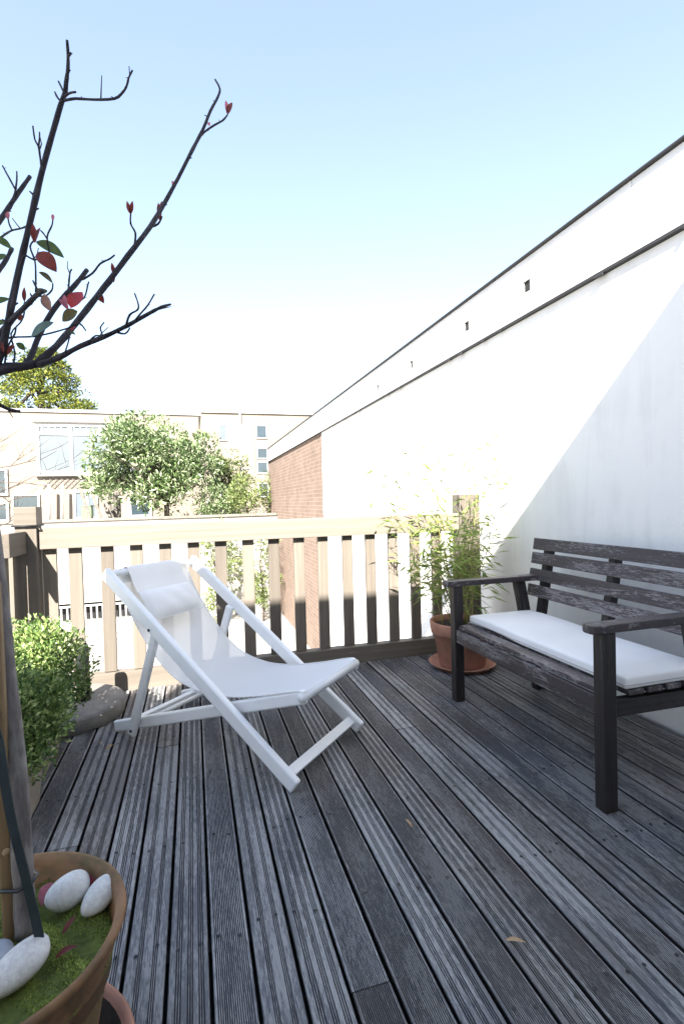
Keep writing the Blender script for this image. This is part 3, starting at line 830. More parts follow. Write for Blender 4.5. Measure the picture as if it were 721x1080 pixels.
g = MB(); g.bar((1.90, 2.04, 0), (1.90, 2.04, .36), (1, 0, 0), .045, .045); g.build('middle_leg', 'bench_leg', bn, .003)

# the seat cushion: a boxy pad that bends a little over the slats
cu = MB()
nx, ny = 10, 26
x0, x1, y0, y1, zb, zt = 1.486, 1.885, 1.476, 2.566, .437, .481
grid = []
vs, fs = [], []
def pad(u, v, top):
    ex = min(u, 1 - u) * (x1 - x0); ey = min(v, 1 - v) * (y1 - y0)
    e = min(ex, ey)
    crown = .006 * (1 - math.exp(-e / .04)) + .003 * math.sin(v * 19 + u * 3) * (1 - math.exp(-e / .05))
    wave = .008 * max(0, math.sin((v - .60) * math.pi / .38)) if v > .6 and v < .98 else 0
    z = (zt + crown + wave * .7) if top else (zb + wave)
    return (x0 + (x1 - x0) * u, y0 + (y1 - y0) * v, z)
for top in (1, 0):
    for i in range(nx + 1):
        for j in range(ny + 1): vs.append(pad(i / nx, j / ny, top))
K = (nx + 1) * (ny + 1)
for i in range(nx):
    for j in range(ny):
        a = i * (ny + 1) + j
        fs.append((a, a + ny + 1, a + ny + 2, a + 1)); b_ = a + K; fs.append((b_, b_ + 1, b_ + ny + 2, b_ + ny + 1))
for i in range(nx):
    for j, fl_ in ((0, 0), (ny, 1)):
        a, b_ = i * (ny + 1) + j, (i + 1) * (ny + 1) + j
        q = (a, a + K, b_ + K, b_); fs.append(q if not fl_ else q[::-1])
for j in range(ny):
    for i, fl_ in ((0, 1), (nx, 0)):
        a, b_ = i * (ny + 1) + j, i * (ny + 1) + j + 1
        q = (a, a + K, b_ + K, b_); fs.append(q if not fl_ else q[::-1])
cu.add(vs, fs, 0, True)
cush = cu.build('bench_cushion', 'cushion', None, .009, 3, loc=(1.66, 2.02, .44))
tag(cush, 'long white seat cushion lying on the dark bench', 'cushion')
g = MB(); zz = .452
g.tube([(x0 - .001, y1, zz), (x0 - .001, (y0 + y1) / 2, zz), (x0 - .001, y0 - .001, zz), (x1, y0 - .001, zz)], .0016, 6)
g.build('seam', 'piping', cush)

# ------------------------------------------------------------------ bamboo in a terracotta pot by the bench
BX, BY = 1.735, 3.105
sa = MB(); sa.lathe((BX, BY, 0), [(0, .001), (.19, .001), (.222, .030), (.226, .034), (.219, .036), (.19, .014), (0, .012)], 56)
tag(sa.build('plant_saucer', 'terracotta', None, loc=(BX, BY, 0)), 'round terracotta saucer under the bamboo pot beside the bench', 'saucer')
po = MB(); po.lathe((BX, BY, .015), [(0, 0), (.150, 0), (.154, .006), (.186, .215), (.198, .217), (.205, .224), (.212, .292), (.209, .300), (.197, .300), (.190, .27), (.186, .25), (0, .25)], 56)
pot2 = po.build('terracotta_pot', 'terracotta', None, loc=(BX, BY, .015))
tag(pot2, 'plain terracotta pot holding the bamboo in the corner by the bench', 'plant pot')
so = MB(); so.lathe((BX, BY, 0), [(.186, .277), (.12, .285), (0, .288)], 40); so.build('soil', 'soil', pot2)
bam = thing('bamboo_plant', 'airy yellow green bamboo growing in the corner terracotta pot', 'bamboo', (BX, BY, .28))
canes = MB(); LP, LD = [], []
for i in range(28):
    a = random.uniform(0, 2 * math.pi); r = random.uniform(.02, .16)
    p = Vector((BX + r * math.cos(a), BY + r * math.sin(a) * .8, .27))
    hgt = random.choice([.45, .6, .7, .8, .9, 1.1, 1.3]) * random.uniform(.85, 1.05)
    lean = Vector((math.cos(a) * random.uniform(.12, .60) + random.uniform(-.26, .06), math.sin(a) * random.uniform(0, .16) - .03, 0))
    if p.x + lean.x * hgt > 2.08: lean.x = (2.08 - p.x) / hgt
    pts = []
    for t in np.linspace(0, 1, 8):
        pts.append(p + Vector((lean.x * hgt * t ** 1.5, lean.y * hgt * t ** 1.5, hgt * t * (1 - .08 * t * abs(lean.x)))))
    canes.tube(pts, np.linspace(.0042, .0012, 8), 6)
    nl = int(hgt * 50)
    for q in range(nl):
        t = random.uniform(.16, 1.0) ** .8
        k = min(6, int(t * 7)); f = t * 7 - k
        b_ = pts[k].lerp(pts[k + 1], f)
        az = random.uniform(0, 2 * math.pi)
        out = random.uniform(.03, .15) * (1.1 - .5 * t)
        d = Vector((math.cos(az), math.sin(az), random.uniform(-.3, .7)))
        tip = b_ + d * out
        if tip.x > 2.1: continue
        if q % 3 == 0: canes.tube([b_, tip], [.0012, .0007], 4)
        LP.append(tip); LD.append(Vector((math.cos(az + random.uniform(-.8, .8)), math.sin(az + random.uniform(-.8, .8)), random.uniform(-.9, .35))))
canes.build('canes', 'bamboo_cane', bam)
n = len(LP)
lm = leaf_mb(np.array(LP), np.array(LD), rdir(n) + np.array([0, 0, 1.0]), rng.uniform(.06, .14, n), rng.uniform(.010, .018, n), rng.random(n))
lm.build('foliage', 'bamboo_leaf', bam)

# ------------------------------------------------------------------ big pot in the foreground with the staked tree
PX, PY = -.388, 1.085
sa = MB(); sa.lathe((PX, PY, 0), [(0, .001), (.20, .001), (.238, .046), (.245, .052), (.238, .055), (.228, .050), (.19, .014), (0, .012)], 64)
sc_ = tag(sa.build('plant_saucer', 'terracotta', None, loc=(PX, PY, 0)), 'large terracotta saucer under the big mossy pot in the foreground', 'saucer')
g = MB(); g.lathe((PX, PY, 0), [(.222, .045), (.20, .026), (.186, .0145), (0, .0135)], 48); g.build('dark_lining', 'soil', sc_)  # darker lining over the inside of the saucer
po = MB(); po.lathe((PX, PY, .016), [(0, 0), (.155, 0), (.160, .006), (.188, .165), (.191, .175), (.189, .182), (.222, .305), (.229, .315), (.236, .327), (.234, .336), (.226, .337), (.215, .325), (.206, .225), (0, .215)], 72)
bp = po.build('terracotta_pot', 'old_pot', None, loc=(PX, PY, .016))
tag(bp, 'large weathered terracotta pot with moss and white pebbles in the foreground', 'plant pot')
def mossz(x, y):
    return .293 + .010 * math.sin(x * 31 + 2) * math.sin(y * 27) + .006 * math.sin(x * 67 + y * 53)
mo = MB(); vs, fs = [], []
nr_, ns_ = 14, 48
for i in range(nr_ + 1):
    for k in range(ns_):
        a = 2 * math.pi * k / ns_; r = .2135 * i / nr_
        x, y = PX + r * math.cos(a), PY + r * math.sin(a)
        vs.append((x, y, mossz(x, y) - (.012 if i == nr_ else 0)))
for i in range(nr_):
    for k in range(ns_):
        k2 = (k + 1) % ns_
        fs.append((i * ns_ + k, (i + 1) * ns_ + k, (i + 1) * ns_ + k2, i * ns_ + k2))
mo.add(vs, fs, 0, True)
mb_ = mo.build('moss', 'moss_base', None, loc=(PX, PY, .30)); tag(mb_, 'green moss carpet covering the soil of the big foreground pot', 'moss'); mb_['kind'] = 'stuff'
n = 26000
aa, rr = rng.uniform(0, 2 * math.pi, n), .212 * np.sqrt(rng.random(n))
xs, ys = PX + rr * np.cos(aa), PY + rr * np.sin(aa)
clump = np.array([math.sin(x * 31 + 2) * math.sin(y * 27) + .6 * math.sin(x * 67 + y * 53) for x, y in zip(xs, ys)])
keep = rng.random(n) < (.55 + .4 * clump)
xs, ys, clump = xs[keep], ys[keep], clump[keep]; n = len(xs)
P = np.stack([xs, ys, [mossz(x, y) - .001 for x, y in zip(xs, ys)]], 1)
tf = leaf_mb(P, rdir(n) * .8 + np.array([0, 0, .9]), rdir(n), rng.uniform(.003, .008, n), rng.uniform(.0016, .0036, n), rng.random(n) * .6 + .25 + .2 * clump)
o = tf.build('moss_tufts', 'moss', mb_)

def pebble(c, dims, rot, tilt, label, m='pebble', bump_=.075):
    g = MB(); vs, fs = [], []
    nu, nv = 28, 16
    R3 = Matrix.Rotation(rot, 3, 'Z') @ Matrix.Rotation(tilt, 3, 'X')
    ph = random.uniform(0, 6)
    for j in range(nv + 1):
        th = math.pi * j / nv
        for i in range(nu):
            a = 2 * math.pi * i / nu
            p = Vector((math.sin(th) * math.cos(a), math.sin(th) * math.sin(a), math.cos(th)))
            s_ = 1 + bump_ * (math.sin(3 * p.x + ph) * math.cos(2.3 * p.y + ph) + .5 * math.sin(4 * p.z + 2 * p.x))
            egg = 1 + .10 * p.y
            vs.append(Vector(c) + R3 @ Vector((p.x * dims[0] * s_ * egg, p.y * dims[1] * s_, p.z * dims[2] * s_)))
    for j in range(nv):
        for i in range(nu):
            i2 = (i + 1) % nu
            fs.append((j * nu + i, (j + 1) * nu + i, (j + 1) * nu + i2, j * nu + i2))
    g.add(vs, fs, 0, True)
    tag(g.build('pebble', m, None, loc=c), label, 'pebble', 'pebbles on the moss')
pebble((-.284, 1.212, .320), (.037, .045, .032), rad(-58), rad(8), 'smooth egg shaped white pebble, the middle one at the back of the big pot')
pebble((-.217, 1.178, .320), (.029, .042, .024), rad(-36), rad(22), 'speckled oval white pebble nearest the right rim of the big pot')
pebble((-.330, 1.040, .320), (.036, .058, .028), rad(-52), rad(10), 'long flat white pebble in front of the tree trunk in the big pot')
pebble((-.374, 1.080, .317), (.024, .032, .02), rad(20), 0, 'small blue grey pebble behind the long white pebble in the big pot', 'pebble_blue')

def curved_leaf(mb, b, t, wd, mi=0, curl=.15, up=None):
    b, t = Vector(b), Vector(t)
    d = t - b; L = d.length; d.normalize()
    u = Vector(up) if up is not None else Vector((random.uniform(-.5, .5), -1, random.uniform(.2, .8)))
    s_ = d.cross(u).normalized(); nn = s_.cross(d)
    vs, fs = [], []
    ns = 9
    for i in range(ns + 1):
        t_ = i / ns
        hw = wd / 2 * math.sin(math.pi * t_ ** .85) ** .8 if 0 < t_ < 1 else .0004
        c = b + d * L * t_ + nn * curl * L * math.sin(math.pi * t_) * .5
        vs += [c - s_ * hw + nn * hw * .35, c, c + s_ * hw + nn * hw * .35]
    for i in range(ns):
        for j in range(2):
            a = i * 3 + j
            fs.append((a, a + 1, a + 4, a + 3))
    mb.add(vs, fs, mi, True)

def fallen(b, t, wd, m, label, grp):
    g = MB(); curved_leaf(g, b, t, wd, 0, .2, (random.uniform(-.3, .3), random.uniform(-.3, .3), 1))
    tag(g.build('fallen_leaf', m, None, loc=b), label, 'leaf', grp)
fallen((-.334, 1.205, .306), (-.326, 1.252, .322), .030, 'lf6', 'pink fallen leaf left of the egg shaped pebble', 'fallen leaves in the big pot')
fallen((-.272, 1.105, .309), (-.254, 1.138, .317), .010, 'lf1', 'narrow orange red fallen leaf lying on the moss in front of the two pebbles', 'fallen leaves in the big pot')
fallen((-.272, 1.050, .310), (-.236, 1.062, .314), .014, 'lf1', 'dark red fallen leaf lying lowest on the moss', 'fallen leaves in the big pot')
fallen((-.250, 1.222, .308), (-.238, 1.246, .325), .020, 'lf2', 'crimson fallen leaf tucked between the two back pebbles', 'fallen leaves in the big pot')

# the tree: one woody mesh, leaves as its foliage
tree = thing('potted_tree', 'leggy nearly bare young tree with red buds rising from the big pot', 'tree', (-.345, 1.13, .30))
tr = MB(); b0 = BRANCHES[0]
pts = catmull([tuple(q) for q in b0], 4)
tr.tube([q[:3] for q in pts], [q[3] * (1 + random.uniform(-.04, .04)) for q in pts], 14, wob=.03)
tr.build('trunk', 'bark', tree)
bw = MB()
for br in BRANCHES[1:]:
    pts = catmull([tuple(q) for q in br], 3)
    bw.tube([q[:3] for q in pts], [max(.0007, q[3] * 1.12 * (1 + random.uniform(-.10, .10))) for q in pts], 7, wob=.06)
    for q in pts[1:-1]:      # buds and knuckles along the wood
        if random.random() < .18:
            d = Vector((random.uniform(-1, 1), random.uniform(-.5, .5), random.uniform(-.2, 1))).normalized()
            p = Vector(q[:3]); bw.tube([p, p + d * (q[3] * 2.2 + .002)], [q[3] * .6, q[3] * .25], 5)
for br in BRANCHES[2:]:
    for q, q2 in zip(br[1:-2], br[2:-1]):
        if random.random() < .22:        # fine bare spurs
            p = Vector(q[:3]).lerp(Vector(q2[:3]), random.random()); d = (Vector(q2[:3]) - Vector(q[:3])).normalized()
            d = (d + Vector((random.uniform(-.9, .9), random.uniform(-.5, .5), random.uniform(-.2, .9)))).normalized(); L = random.uniform(.012, .035)
            m_ = p + d * L * .5; e = m_ + (d + Vector((random.uniform(-.5, .5), 0, random.uniform(-.1, .6)))).normalized() * L * .5
            bw.tube([p, m_, e], [.0013, .001, .0007], 5)
bw.build('branches', 'twig', tree)
lv = MB()
for (x0_, y0_, z0_, x1_, y1_, z1_, wd, ci) in LEAVES:
    curved_leaf(lv, (x0_, y0_, z0_), (x1_, y1_, z1_), wd * 1.05, ci, .12)
lv.build('foliage', ['lf%d' % i for i in range(7)], tree)
g = MB(); g.bar((-.376, 1.155, .28), (-.352, 1.06, 1.02), (1, 0, 0), .024, .024)
g.tube([(-.362, 1.105, .498), (-.358, 1.093, .498)], .007, 8)
tag(g.build('stake', 'stake', None, .008, 3, loc=(-.376, 1.155, .28)), 'pale wooden stake tied to the thin tree trunk in the big pot', 'stake')
st = MB()
pp = catmull([(-.3735, 1.07, .80), (-.354, 1.064, .73), (-.345, 1.063, .64), (-.336, 1.062, .57), (-.318, 1.064, .46), (-.303, 1.066, .36), (-.297, 1.066, .31)], 4)
for i in range(len(pp) - 1):
    st.bar(pp[i], pp[i + 1], (1, 0, .3), .0155, .003)
so_ = st.build('tree_strap', 'strap', None, loc=(-.30, 1.066, .31))
tag(so_, 'dark green strap hanging down the tree trunk into the big pot', 'strap')
tie = MB()
tie.tube([(-.42, 1.13, .405), (-.39, 1.125, .409), (-.375, 1.118, .412), (-.345, 1.10, .418), (-.322, 1.108, .424), (-.318, 1.13, .424), (-.33, 1.15, .42)], .0035, 8)
tag(tie.build('plant_tie', 'black_plastic', None, loc=(-.345, 1.10, .418)), 'thin black tie looped around stake and tree trunk', 'tie')

# ------------------------------------------------------------------ clipped box shrubs in stone coloured planters along the left rail
def planter(x, y, wt, wb, ht, label):
    g = MB(); vs = []
    for hw, z in ((wb / 2, 0), (wt / 2, ht), (wt / 2 - .02, ht), (wt / 2 - .03, ht - .05)):
        vs += [(x - hw, y - hw, z), (x + hw, y - hw, z), (x + hw, y + hw, z), (x - hw, y + hw, z)]
    fs = [(3, 2, 1, 0)]
    for r in range(3):
        for k in range(4):
            fs.append((r * 4 + k, r * 4 + (k + 1) % 4, (r + 1) * 4 + (k + 1) % 4, (r + 1) * 4 + k))
    g.add(vs, fs)
    p = g.build('planter', 'planter', None, .006, 3, loc=(x, y, 0))
    tag(p, label, 'planter', 'stone planters along the left rail')
    s2 = MB(); hw = wt / 2 - .029; s2.add([(x - hw, y - hw, ht - .045), (x + hw, y - hw, ht - .045), (x + hw, y + hw, ht - .045), (x - hw, y + hw, ht - .045)], [(0, 1, 2, 3)])
    s2.build('soil', 'soil', p)
def box_shrub(x, y, z, rx, ry, rz, n, label, seed):
    global rng
    rng = np.random.default_rng(seed)
    t = thing('box_shrub', label, 'shrub', (x, y, z), 'box shrubs in planters')
    cl = []
    for i in range(n):
        d = rdir(1)[0]; r = rng.uniform(.35, 1) ** .5
        cl.append((np.array([x + d[0] * rx * r, y + d[1] * ry * r, z + rz + d[2] * rz * r]), rng.uniform(.030, .075)))
    lm = clump_leaves(cl, 46, .022, .0125, 0, 1, .45)
    lm.build('foliage', 'box_leaf', t)
    s2 = MB()
    for i in range(26):
        c, r = cl[i % len(cl)]
        b_ = Vector((x + random.uniform(-.03, .03), y + random.uniform(-.03, .03), z - .02)); e = Vector(c.tolist())
        s2.tube([b_, b_.lerp(e, .5) + Vector((0, 0, .03)), e], [.005, .0035, .0015], 5)
    s2.build('stems', 'tree_bark', t)
planter(-.725, 2.12, .27, .23, .24, 'nearer stone coloured square planter, partly behind the tree trunk')
planter(-.765, 2.57, .28, .24, .24, 'farther stone coloured square planter beside the parasol base')
box_shrub(-.685, 2.13, .155, .20, .20, .205, 190, 'lower dark green box shrub in the nearer planter', 21)
box_shrub(-.71, 2.54, .21, .225, .21, .21, 220, 'sunlit taller box shrub in the farther planter', 22)

# ------------------------------------------------------------------ parasol base
pb = MB(); DX, DY = -.70, 3.10
pb.lathe((DX, DY, 0), [(0, 0), (.290, 0), (.297, .006), (.297, .070), (.2965, .0702), (.289, .079), (.2885, .0792), (.05, .083), (0, .083)], 64)
base_ = pb.build('parasol_base', 'concrete', None, loc=(DX, DY, 0))
tag(base_, 'round concrete parasol base with short black tube near the fence corner', 'parasol base')
g = MB(); g.lathe((-.612, 3.10, .07), [(0, 0), (.036, 0), (.034, .30), (.030, .318), (.020, .325), (0, .326)], 28); g.build('tube', 'black_plastic', base_)

# fallen leaves and crumbs on the boards
for (b_, t_, wd, lab) in (((.74, 1.13, .004), (.78, 1.10, .012), .012, 'small dry curled leaf on the boards in the right foreground'),
                          ((.70, 1.62, .004), (.685, 1.65, .02), .012, 'dry tan leaf standing between boards at the centre of the deck'),
                          ((-.43, 2.60, .004), (-.40, 2.64, .008), .014, 'pale dry leaf on the boards by the left chair foot'),
                          ((-.47, 2.69, .004), (-.455, 2.66, .008), .012, 'crumpled dry leaf just left of the rear chair foot')):
    fallen(b_, t_, wd, 'dry_leaf', lab, 'fallen leaves on the deck')

# ------------------------------------------------------------------ beyond the fence: white garden wall with a barred opening
GY = 14.0
gw = thing('garden_wall', 'low white rendered garden wall with barred opening beyond the fence', 'wall', (-3, GY, GZ))
ox0, ox1, oz0, oz1 = -3.95, -1.55, -1.70, -1.24
g = MB()
g.box(-16, ox0, GY, GY + .25, GZ, .80); g.box(ox1, WX, GY, GY + .25, GZ, .80)
g.box(ox0, ox1, GY, GY + .25, GZ, oz0); g.box(ox0, ox1, GY, GY + .25, oz1, .80)
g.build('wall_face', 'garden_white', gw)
g = MB(); g.box(-16, WX - .01, GY - .05, GY + .30, .803, .86); g.build('coping', 'terrace', gw)
g = MB(); g.box(ox0, ox1, GY + .235, GY + .24, oz0, oz1); g.build('recess_shade', 'dark', gw)  # flat near-black panel stands in for the unlit depth behind the bars
g = MB()
x = ox0 + .05
while x < ox1:
    g.box(x, x + .035, GY + .03, GY + .055, oz0, oz1 - .06); x += .135
g.box(ox0, ox1, GY + .02, GY + .06, oz1 - .10, oz1 - .06)
g.build('bars', 'trim_white', gw)
g = MB(); g.box(ox0 - .3, ox1 + .3, GY - .08, GY - .002, GZ, oz0 - .03); g.build('sill', 'trim_white', gw)

# ------------------------------------------------------------------ row house behind
RY = 20
rh = thing('row_house', 'pale two storey flat roofed house with large white windows on the left', 'house', (-6, RY, TZ))
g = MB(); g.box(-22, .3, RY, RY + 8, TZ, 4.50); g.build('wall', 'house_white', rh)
g = MB(); g.box(-22.1, .4, RY - .06, RY + 8.1, 4.503, 4.60); g.build('roof_edge', 'trim_white', rh)
def window(par, x0, x1, y, z0, z1, cols, pane='glass', fr=.07, top=None):
    g = MB()
    g.box(x0, x1, y - .07, y - .003, z0, z0 + fr); g.box(x0, x1, y - .07, y - .003, z1 - fr, z1)
    g.box(x0, x0 + fr, y - .069, y - .004, z0 + fr, z1 - fr); g.box(x1 - fr, x1, y - .069, y - .004, z0 + fr, z1 - fr)
    for c in cols: g.box(c - fr / 2, c + fr / 2, y - .068, y - .005, z0 + fr, z1 - fr)
    if top: g.box(x0 + fr, x1 - fr, y - .066, y - .006, top - fr, top)
    wf = g.build('window', 'trim_white', par)
    g = MB(); g.box(x0 + fr * .5, x1 - fr * .5, y - .03, y - .02, z0 + fr * .5, z1 - fr * .5); g.build('pane', pane, wf)
    return wf
wf = window(rh, -5.14, -2.0, RY, 2.35, 4.1, (-4.05,), 'blind', .10, 3.80)
g = MB(); g.box(-5.2, -1.9, RY - .12, RY - .075, 4.103, 4.15); g.build('lintel', 'lead', wf)
for i in range(14):
    g = MB(); g.box(-4.95 + i * .2, -4.95 + i * .2 + .03, RY - .05, RY - .035, 3.82, 4.0); g.build('glazing_bar', 'trim_white', wf)
g = MB(); g.box(-5.2, -1.9, RY - .16, RY - .004, 2.27, 2.347); g.build('sill', 'trim_white', wf)
window(rh, -5.95, -5.1, RY, .95, 1.66, (), 'glass', .06)
window(rh, -7.3, -6.05, RY, 1.62, 2.55, (-6.7,), 'glass', .07)
window(rh, -7.3, -6.05, RY, .72, 1.40, (), 'glass', .07)
window(rh, -2.25, -1.45, RY, .72, 1.50, (), 'glass', .10)
window(rh, -4.05, -3.25, RY, .72, 1.75, (-3.6,), 'blind', .08)
g = MB()       # diamond trellis under the big window
for i in range(16):
    x = -5.0 + i * .18
    g.bar((x, RY - .03, 1.84), (x + .36, RY - .03, 2.22), (0, 1, 0), .012, .02); g.bar((x + .36, RY - .045, 1.84), (x, RY - .045, 2.22), (0, 1, 0), .012, .02)
g.build('trellis', 'stain', rh)
for x in (-4.75, -4.35):
    g = MB(); g.tube([(x, RY - .4, TZ), (x + .04, RY - .4, 1.95)], .05, 10); tag(g.build('washing_line_post', 'trim_white', None, loc=(x, RY - .4, TZ)), 'white post in front of the pale house, %s' % ('left of the pair' if x < -4.5 else 'right of the pair'), 'post', 'white posts before the house')
# timber odds and ends leaning in the raised garden
for (xa, xb, za, lab) in ((-3.30, -2.95, 1.78, 'leftmost'), (-2.98, -2.66, 1.70, 'middle'), (-2.80, -2.38, 1.60, 'rightmost')):
    g = MB(); g.bar((xb, 16.9, TZ), (xa, 17.2, za), (1, 0, 0), .09, .07)
    tag(g.build('leaning_post', 'stain', None, .004, loc=(xb, 16.9, TZ)), 'grey timber post leaning beside the round tree, %s of three' % lab, 'post', 'leaning timber posts')
g = MB(); g.box(-2.62, -2.25, 17.9, 17.98, TZ, 1.60)
for i in range(4): g.box(-2.62 + i * .095, -2.62 + i * .095 + .08, 17.87, 17.896, TZ, 1.62)
tag(g.build('fence_panel', 'stain', None, loc=(-2.45, 17.9, TZ)), 'small dark timber fence panel left of the round tree trunk', 'fence')
bn2 = MB(); bn2.box(-3.36, -3.06, 17.6, 17.95, TZ, 1.16)
bo = bn2.build('garden_bin', 'green_plastic', None, .02, loc=(-3.2, 17.75, TZ)); tag(bo, 'green plastic bin behind the leaning posts', 'bin')
g = MB(); g.box(-3.38, -3.04, 17.58, 17.97, 1.163, 1.21); g.build('lid', 'green_plastic', bo, .01)

# ------------------------------------------------------------------ pale block farther right
BYY = 32
fb = thing('apartment_block', 'pale flat roofed block with stacked windows behind the trees', 'building', (5, BYY, TZ))
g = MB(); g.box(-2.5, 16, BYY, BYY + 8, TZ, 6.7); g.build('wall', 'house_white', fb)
g = MB(); g.box(2.2, 3.75, BYY - .06, BYY - .002, TZ, 6.0); g.build('brick_panel', 'brick_pale', fb)
g = MB(); g.box(-2.6, 16.1, BYY - .12, BYY + 8, 6.703, 6.82); g.build('roof_edge', 'trim_white', fb)
g = MB(); g.tube([(2.95, BYY - .12, TZ), (2.95, BYY - .12, 6.7)], .06, 8); g.build('drainpipe', 'trim_white', fb)
for za, zb in ((5.15, 6.0), (3.88, 4.58), (2.98, 3.74), (1.5, 2.4)):
    window(fb, 3.90, 4.60, BYY, za, zb, (), 'glass', .06)
window(fb, 1.65, 2.15, BYY, 5.0, 6.0, (), 'blind', .06)
window(fb, 7.0, 9.0, BYY, 3.6, 5.2, (8,), 'glass', .08)

# ------------------------------------------------------------------ trees
def tree_crown(name, label, base, trunk_h, clumps, per, ln, wd, mat, bark='tree_bark', tr_r=.09, seed=1, lo=0, hi=1, up=.25, flat=1.0, group=None, cat='tree', limbs=16):
    global rng
    rng = np.random.default_rng(seed); random.seed(seed)
    t = thing(name, label, cat, base, group)
    s2 = MB(); b_ = Vector(base)
    top = b_ + Vector((random.uniform(-.1, .1), random.uniform(-.1, .1), trunk_h))
    s2.tube([b_ - Vector((0, 0, .1)), b_.lerp(top, .5) + Vector((.03, 0, 0)), top], [tr_r, tr_r * .8, tr_r * .65], 10, wob=.06)
    for i in range(limbs):
        c, r = clumps[int(rng.integers(len(clumps)))]
        e = Vector(np.array(c).tolist()); st_ = b_.lerp(top, random.uniform(.55, 1))
        mid = st_.lerp(e, .5) + Vector((random.uniform(-.15, .15), random.uniform(-.15, .15), random.uniform(0, .2)))
        s2.tube([st_, mid, e], [tr_r * .5, tr_r * .3, tr_r * .1], 6)
    s2.build('trunk', bark, t)
    clump_leaves(clumps, per, ln, wd, lo, hi, up, flat).build('crown', mat, t)
    return t
def ellip_clumps(c, r, n, rr, seed, zmin=None):
    q = np.random.default_rng(seed); out = []
    for i in range(n):
        d = q.normal(size=3); d /= np.linalg.norm(d); k = q.uniform(.25, 1) ** .5
        p = np.array([c[0] + d[0] * r[0] * k, c[1] + d[1] * r[1] * k, c[2] + d[2] * r[2] * k])
        if zmin is not None and p[2] < zmin: p[2] = zmin + q.uniform(0, .3)
        out.append((p, q.uniform(*rr)))
    return out
tree_crown('broadleaf_tree', 'round pale green broadleaf tree standing before the pale house', (-.75, 16, TZ), 1.0,
           ellip_clumps((-1.12, 16, 2.42), (1.92, 1.4, 1.40), 105, (.18, .52), 3, .95), 110, .16, .06, 'mag_leaf', seed=3, limbs=26)
tree_crown('conifer_tree', 'yellow green feathery tree just right of the round tree', (1.25, 18, TZ), 1.5,
           ellip_clumps((1.25, 18, 2.0), (.75, .6, 1.15), 74, (.16, .32), 5), 110, .085, .035, 'shrub_leaf', seed=5, flat=.55, hi=.6)
con = []
q = np.random.default_rng(9)
for i in range(210):
    zz = q.uniform(0, 1); a = q.uniform(0, 2 * math.pi); R = (1 - zz ** 1.8) * 3.0 + .25
    con.append((np.array([-7.2 + R * math.cos(a) * q.uniform(.7, 1), 30 + R * math.sin(a) * .8, 4.0 + zz * 5.3]), q.uniform(.30, .6)))
tree_crown('conifer_tree', 'golden green conifer rising behind the roof of the pale house', (-7.4, 30, TZ), 7.5, con, 75, .20, .075, 'yew_leaf', seed=9, tr_r=.2, flat=.45, up=.1)
con2 = [(np.array([-11.5 + q.normal() * 1.4, 31 + q.normal(), 4.5 + q.uniform(0, 5.2)]), q.uniform(.3, .6)) for i in range(90)]
tree_crown('conifer_tree', 'darker conifer at the left picture edge behind the house roof', (-11.5, 31, TZ), 8, con2, 60, .2, .075, 'yew_leaf', seed=10, tr_r=.2, flat=.45, hi=.6)
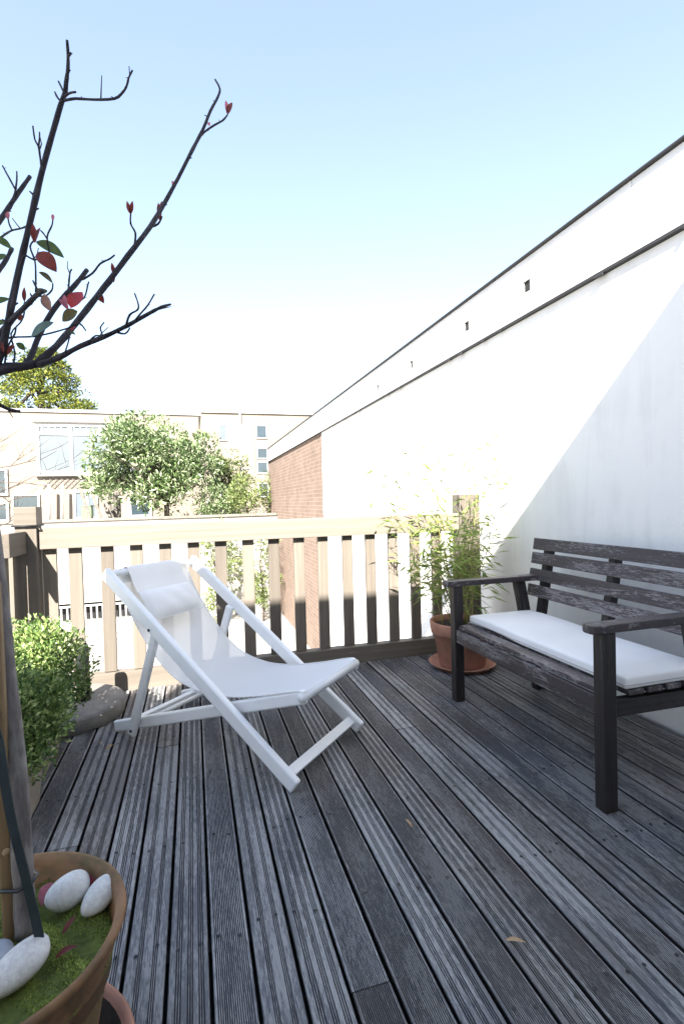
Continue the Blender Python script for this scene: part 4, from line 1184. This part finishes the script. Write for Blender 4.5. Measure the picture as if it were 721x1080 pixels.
# shrubs at the foot of and above the garden wall
for (nm, lab, c, r, nn, per, sd, m_, base, trh) in (
        ('shrub', 'pale loose shrub on the raised garden next to the brick wall end', (1.55, 15.0, 1.3), (.62, .5, .62), 40, 55, 31, 'shrub_leaf', (1.55, 15.0, TZ), .4),
        ('shrub', 'bushy shrub under the yellow green feathery tree', (.75, 15.4, 1.25), (.85, .5, .6), 56, 55, 32, 'mag_leaf', (.55, 15.4, TZ), .35),
        ('shrub', 'tall loose shrub growing at the foot of the garden wall behind the balusters', (.65, 13.1, -.55), (.62, .45, 1.2), 46, 55, 33, 'shrub_leaf', (.65, 13.1, GZ), .9),
        ('shrub', 'wispy shrub at the foot of the garden wall beside the brick wall', (1.62, 12.9, -.6), (.42, .4, 1.15), 34, 50, 34, 'shrub_leaf', (1.62, 12.9, GZ), .9)):
    tree_crown(nm, lab, base, trh, ellip_clumps(c, r, nn, (.12, .24), sd, base[2] + .12), per, .085, .036, m_, seed=sd, tr_r=.03, group='shrubs around the garden wall', cat='shrub', limbs=10)
iv = [(np.array([2.18 + q.normal() * .05, 15.2 + q.normal() * .2, z]), q.uniform(.08, .18)) for z in np.linspace(.4, 2.0, 18)]
tree_crown('ivy', 'thin climbing ivy at the far corner of the brick wall', (2.15, 15.1, TZ), .6, iv, 26, .08, .05, 'shrub_leaf', seed=12, tr_r=.02, cat='ivy', limbs=6)

# a bare sapling between fence and garden wall
random.seed(44)
bt = MB(); b0 = Vector((-3.35, 9.2, GZ))
bt.tube([b0, (-3.3, 9.2, 0), (-3.25, 9.2, 1.0), (-3.2, 9.2, 1.75)], [.035, .028, .022, .016], 8)
def twig(p, d, L, r, depth):
    pts = [p]; dd = Vector(d)
    for i in range(5):
        dd = (dd + Vector((random.uniform(-.25, .25), random.uniform(-.25, .25), random.uniform(-.16, .22)))).normalized()
        pts.append(pts[-1] + dd * L / 5)
    bt.tube(pts, np.linspace(r, r * .35, 6), 5)
    if depth:
        for i in range(3):
            k = random.randint(1, 4); twig(pts[k], (dd + Vector((random.uniform(-.8, .8), random.uniform(-.6, .6), random.uniform(-.5, .7)))).normalized(), L * random.uniform(.4, .65), r * .55, depth - 1)
for (z, dx, dz, L) in ((1.05, .95, .30, 1.1), (1.3, .9, .45, 1.2), (1.55, .95, -.15, 1.0), (1.7, .5, .8, .8), (1.75, .85, .35, 1.2), (.7, .9, .4, .9), (1.4, -.9, .5, 1.0), (1.0, -.8, .6, 1.0)):
    twig(Vector((-3.23, 9.2, z)), Vector((dx, random.uniform(-.3, .3), dz)).normalized(), L, .012, 2)
tag(bt.build('bare_sapling', 'tree_bark', None, loc=b0), 'thin bare leafless sapling seen beyond the left fence corner', 'tree')
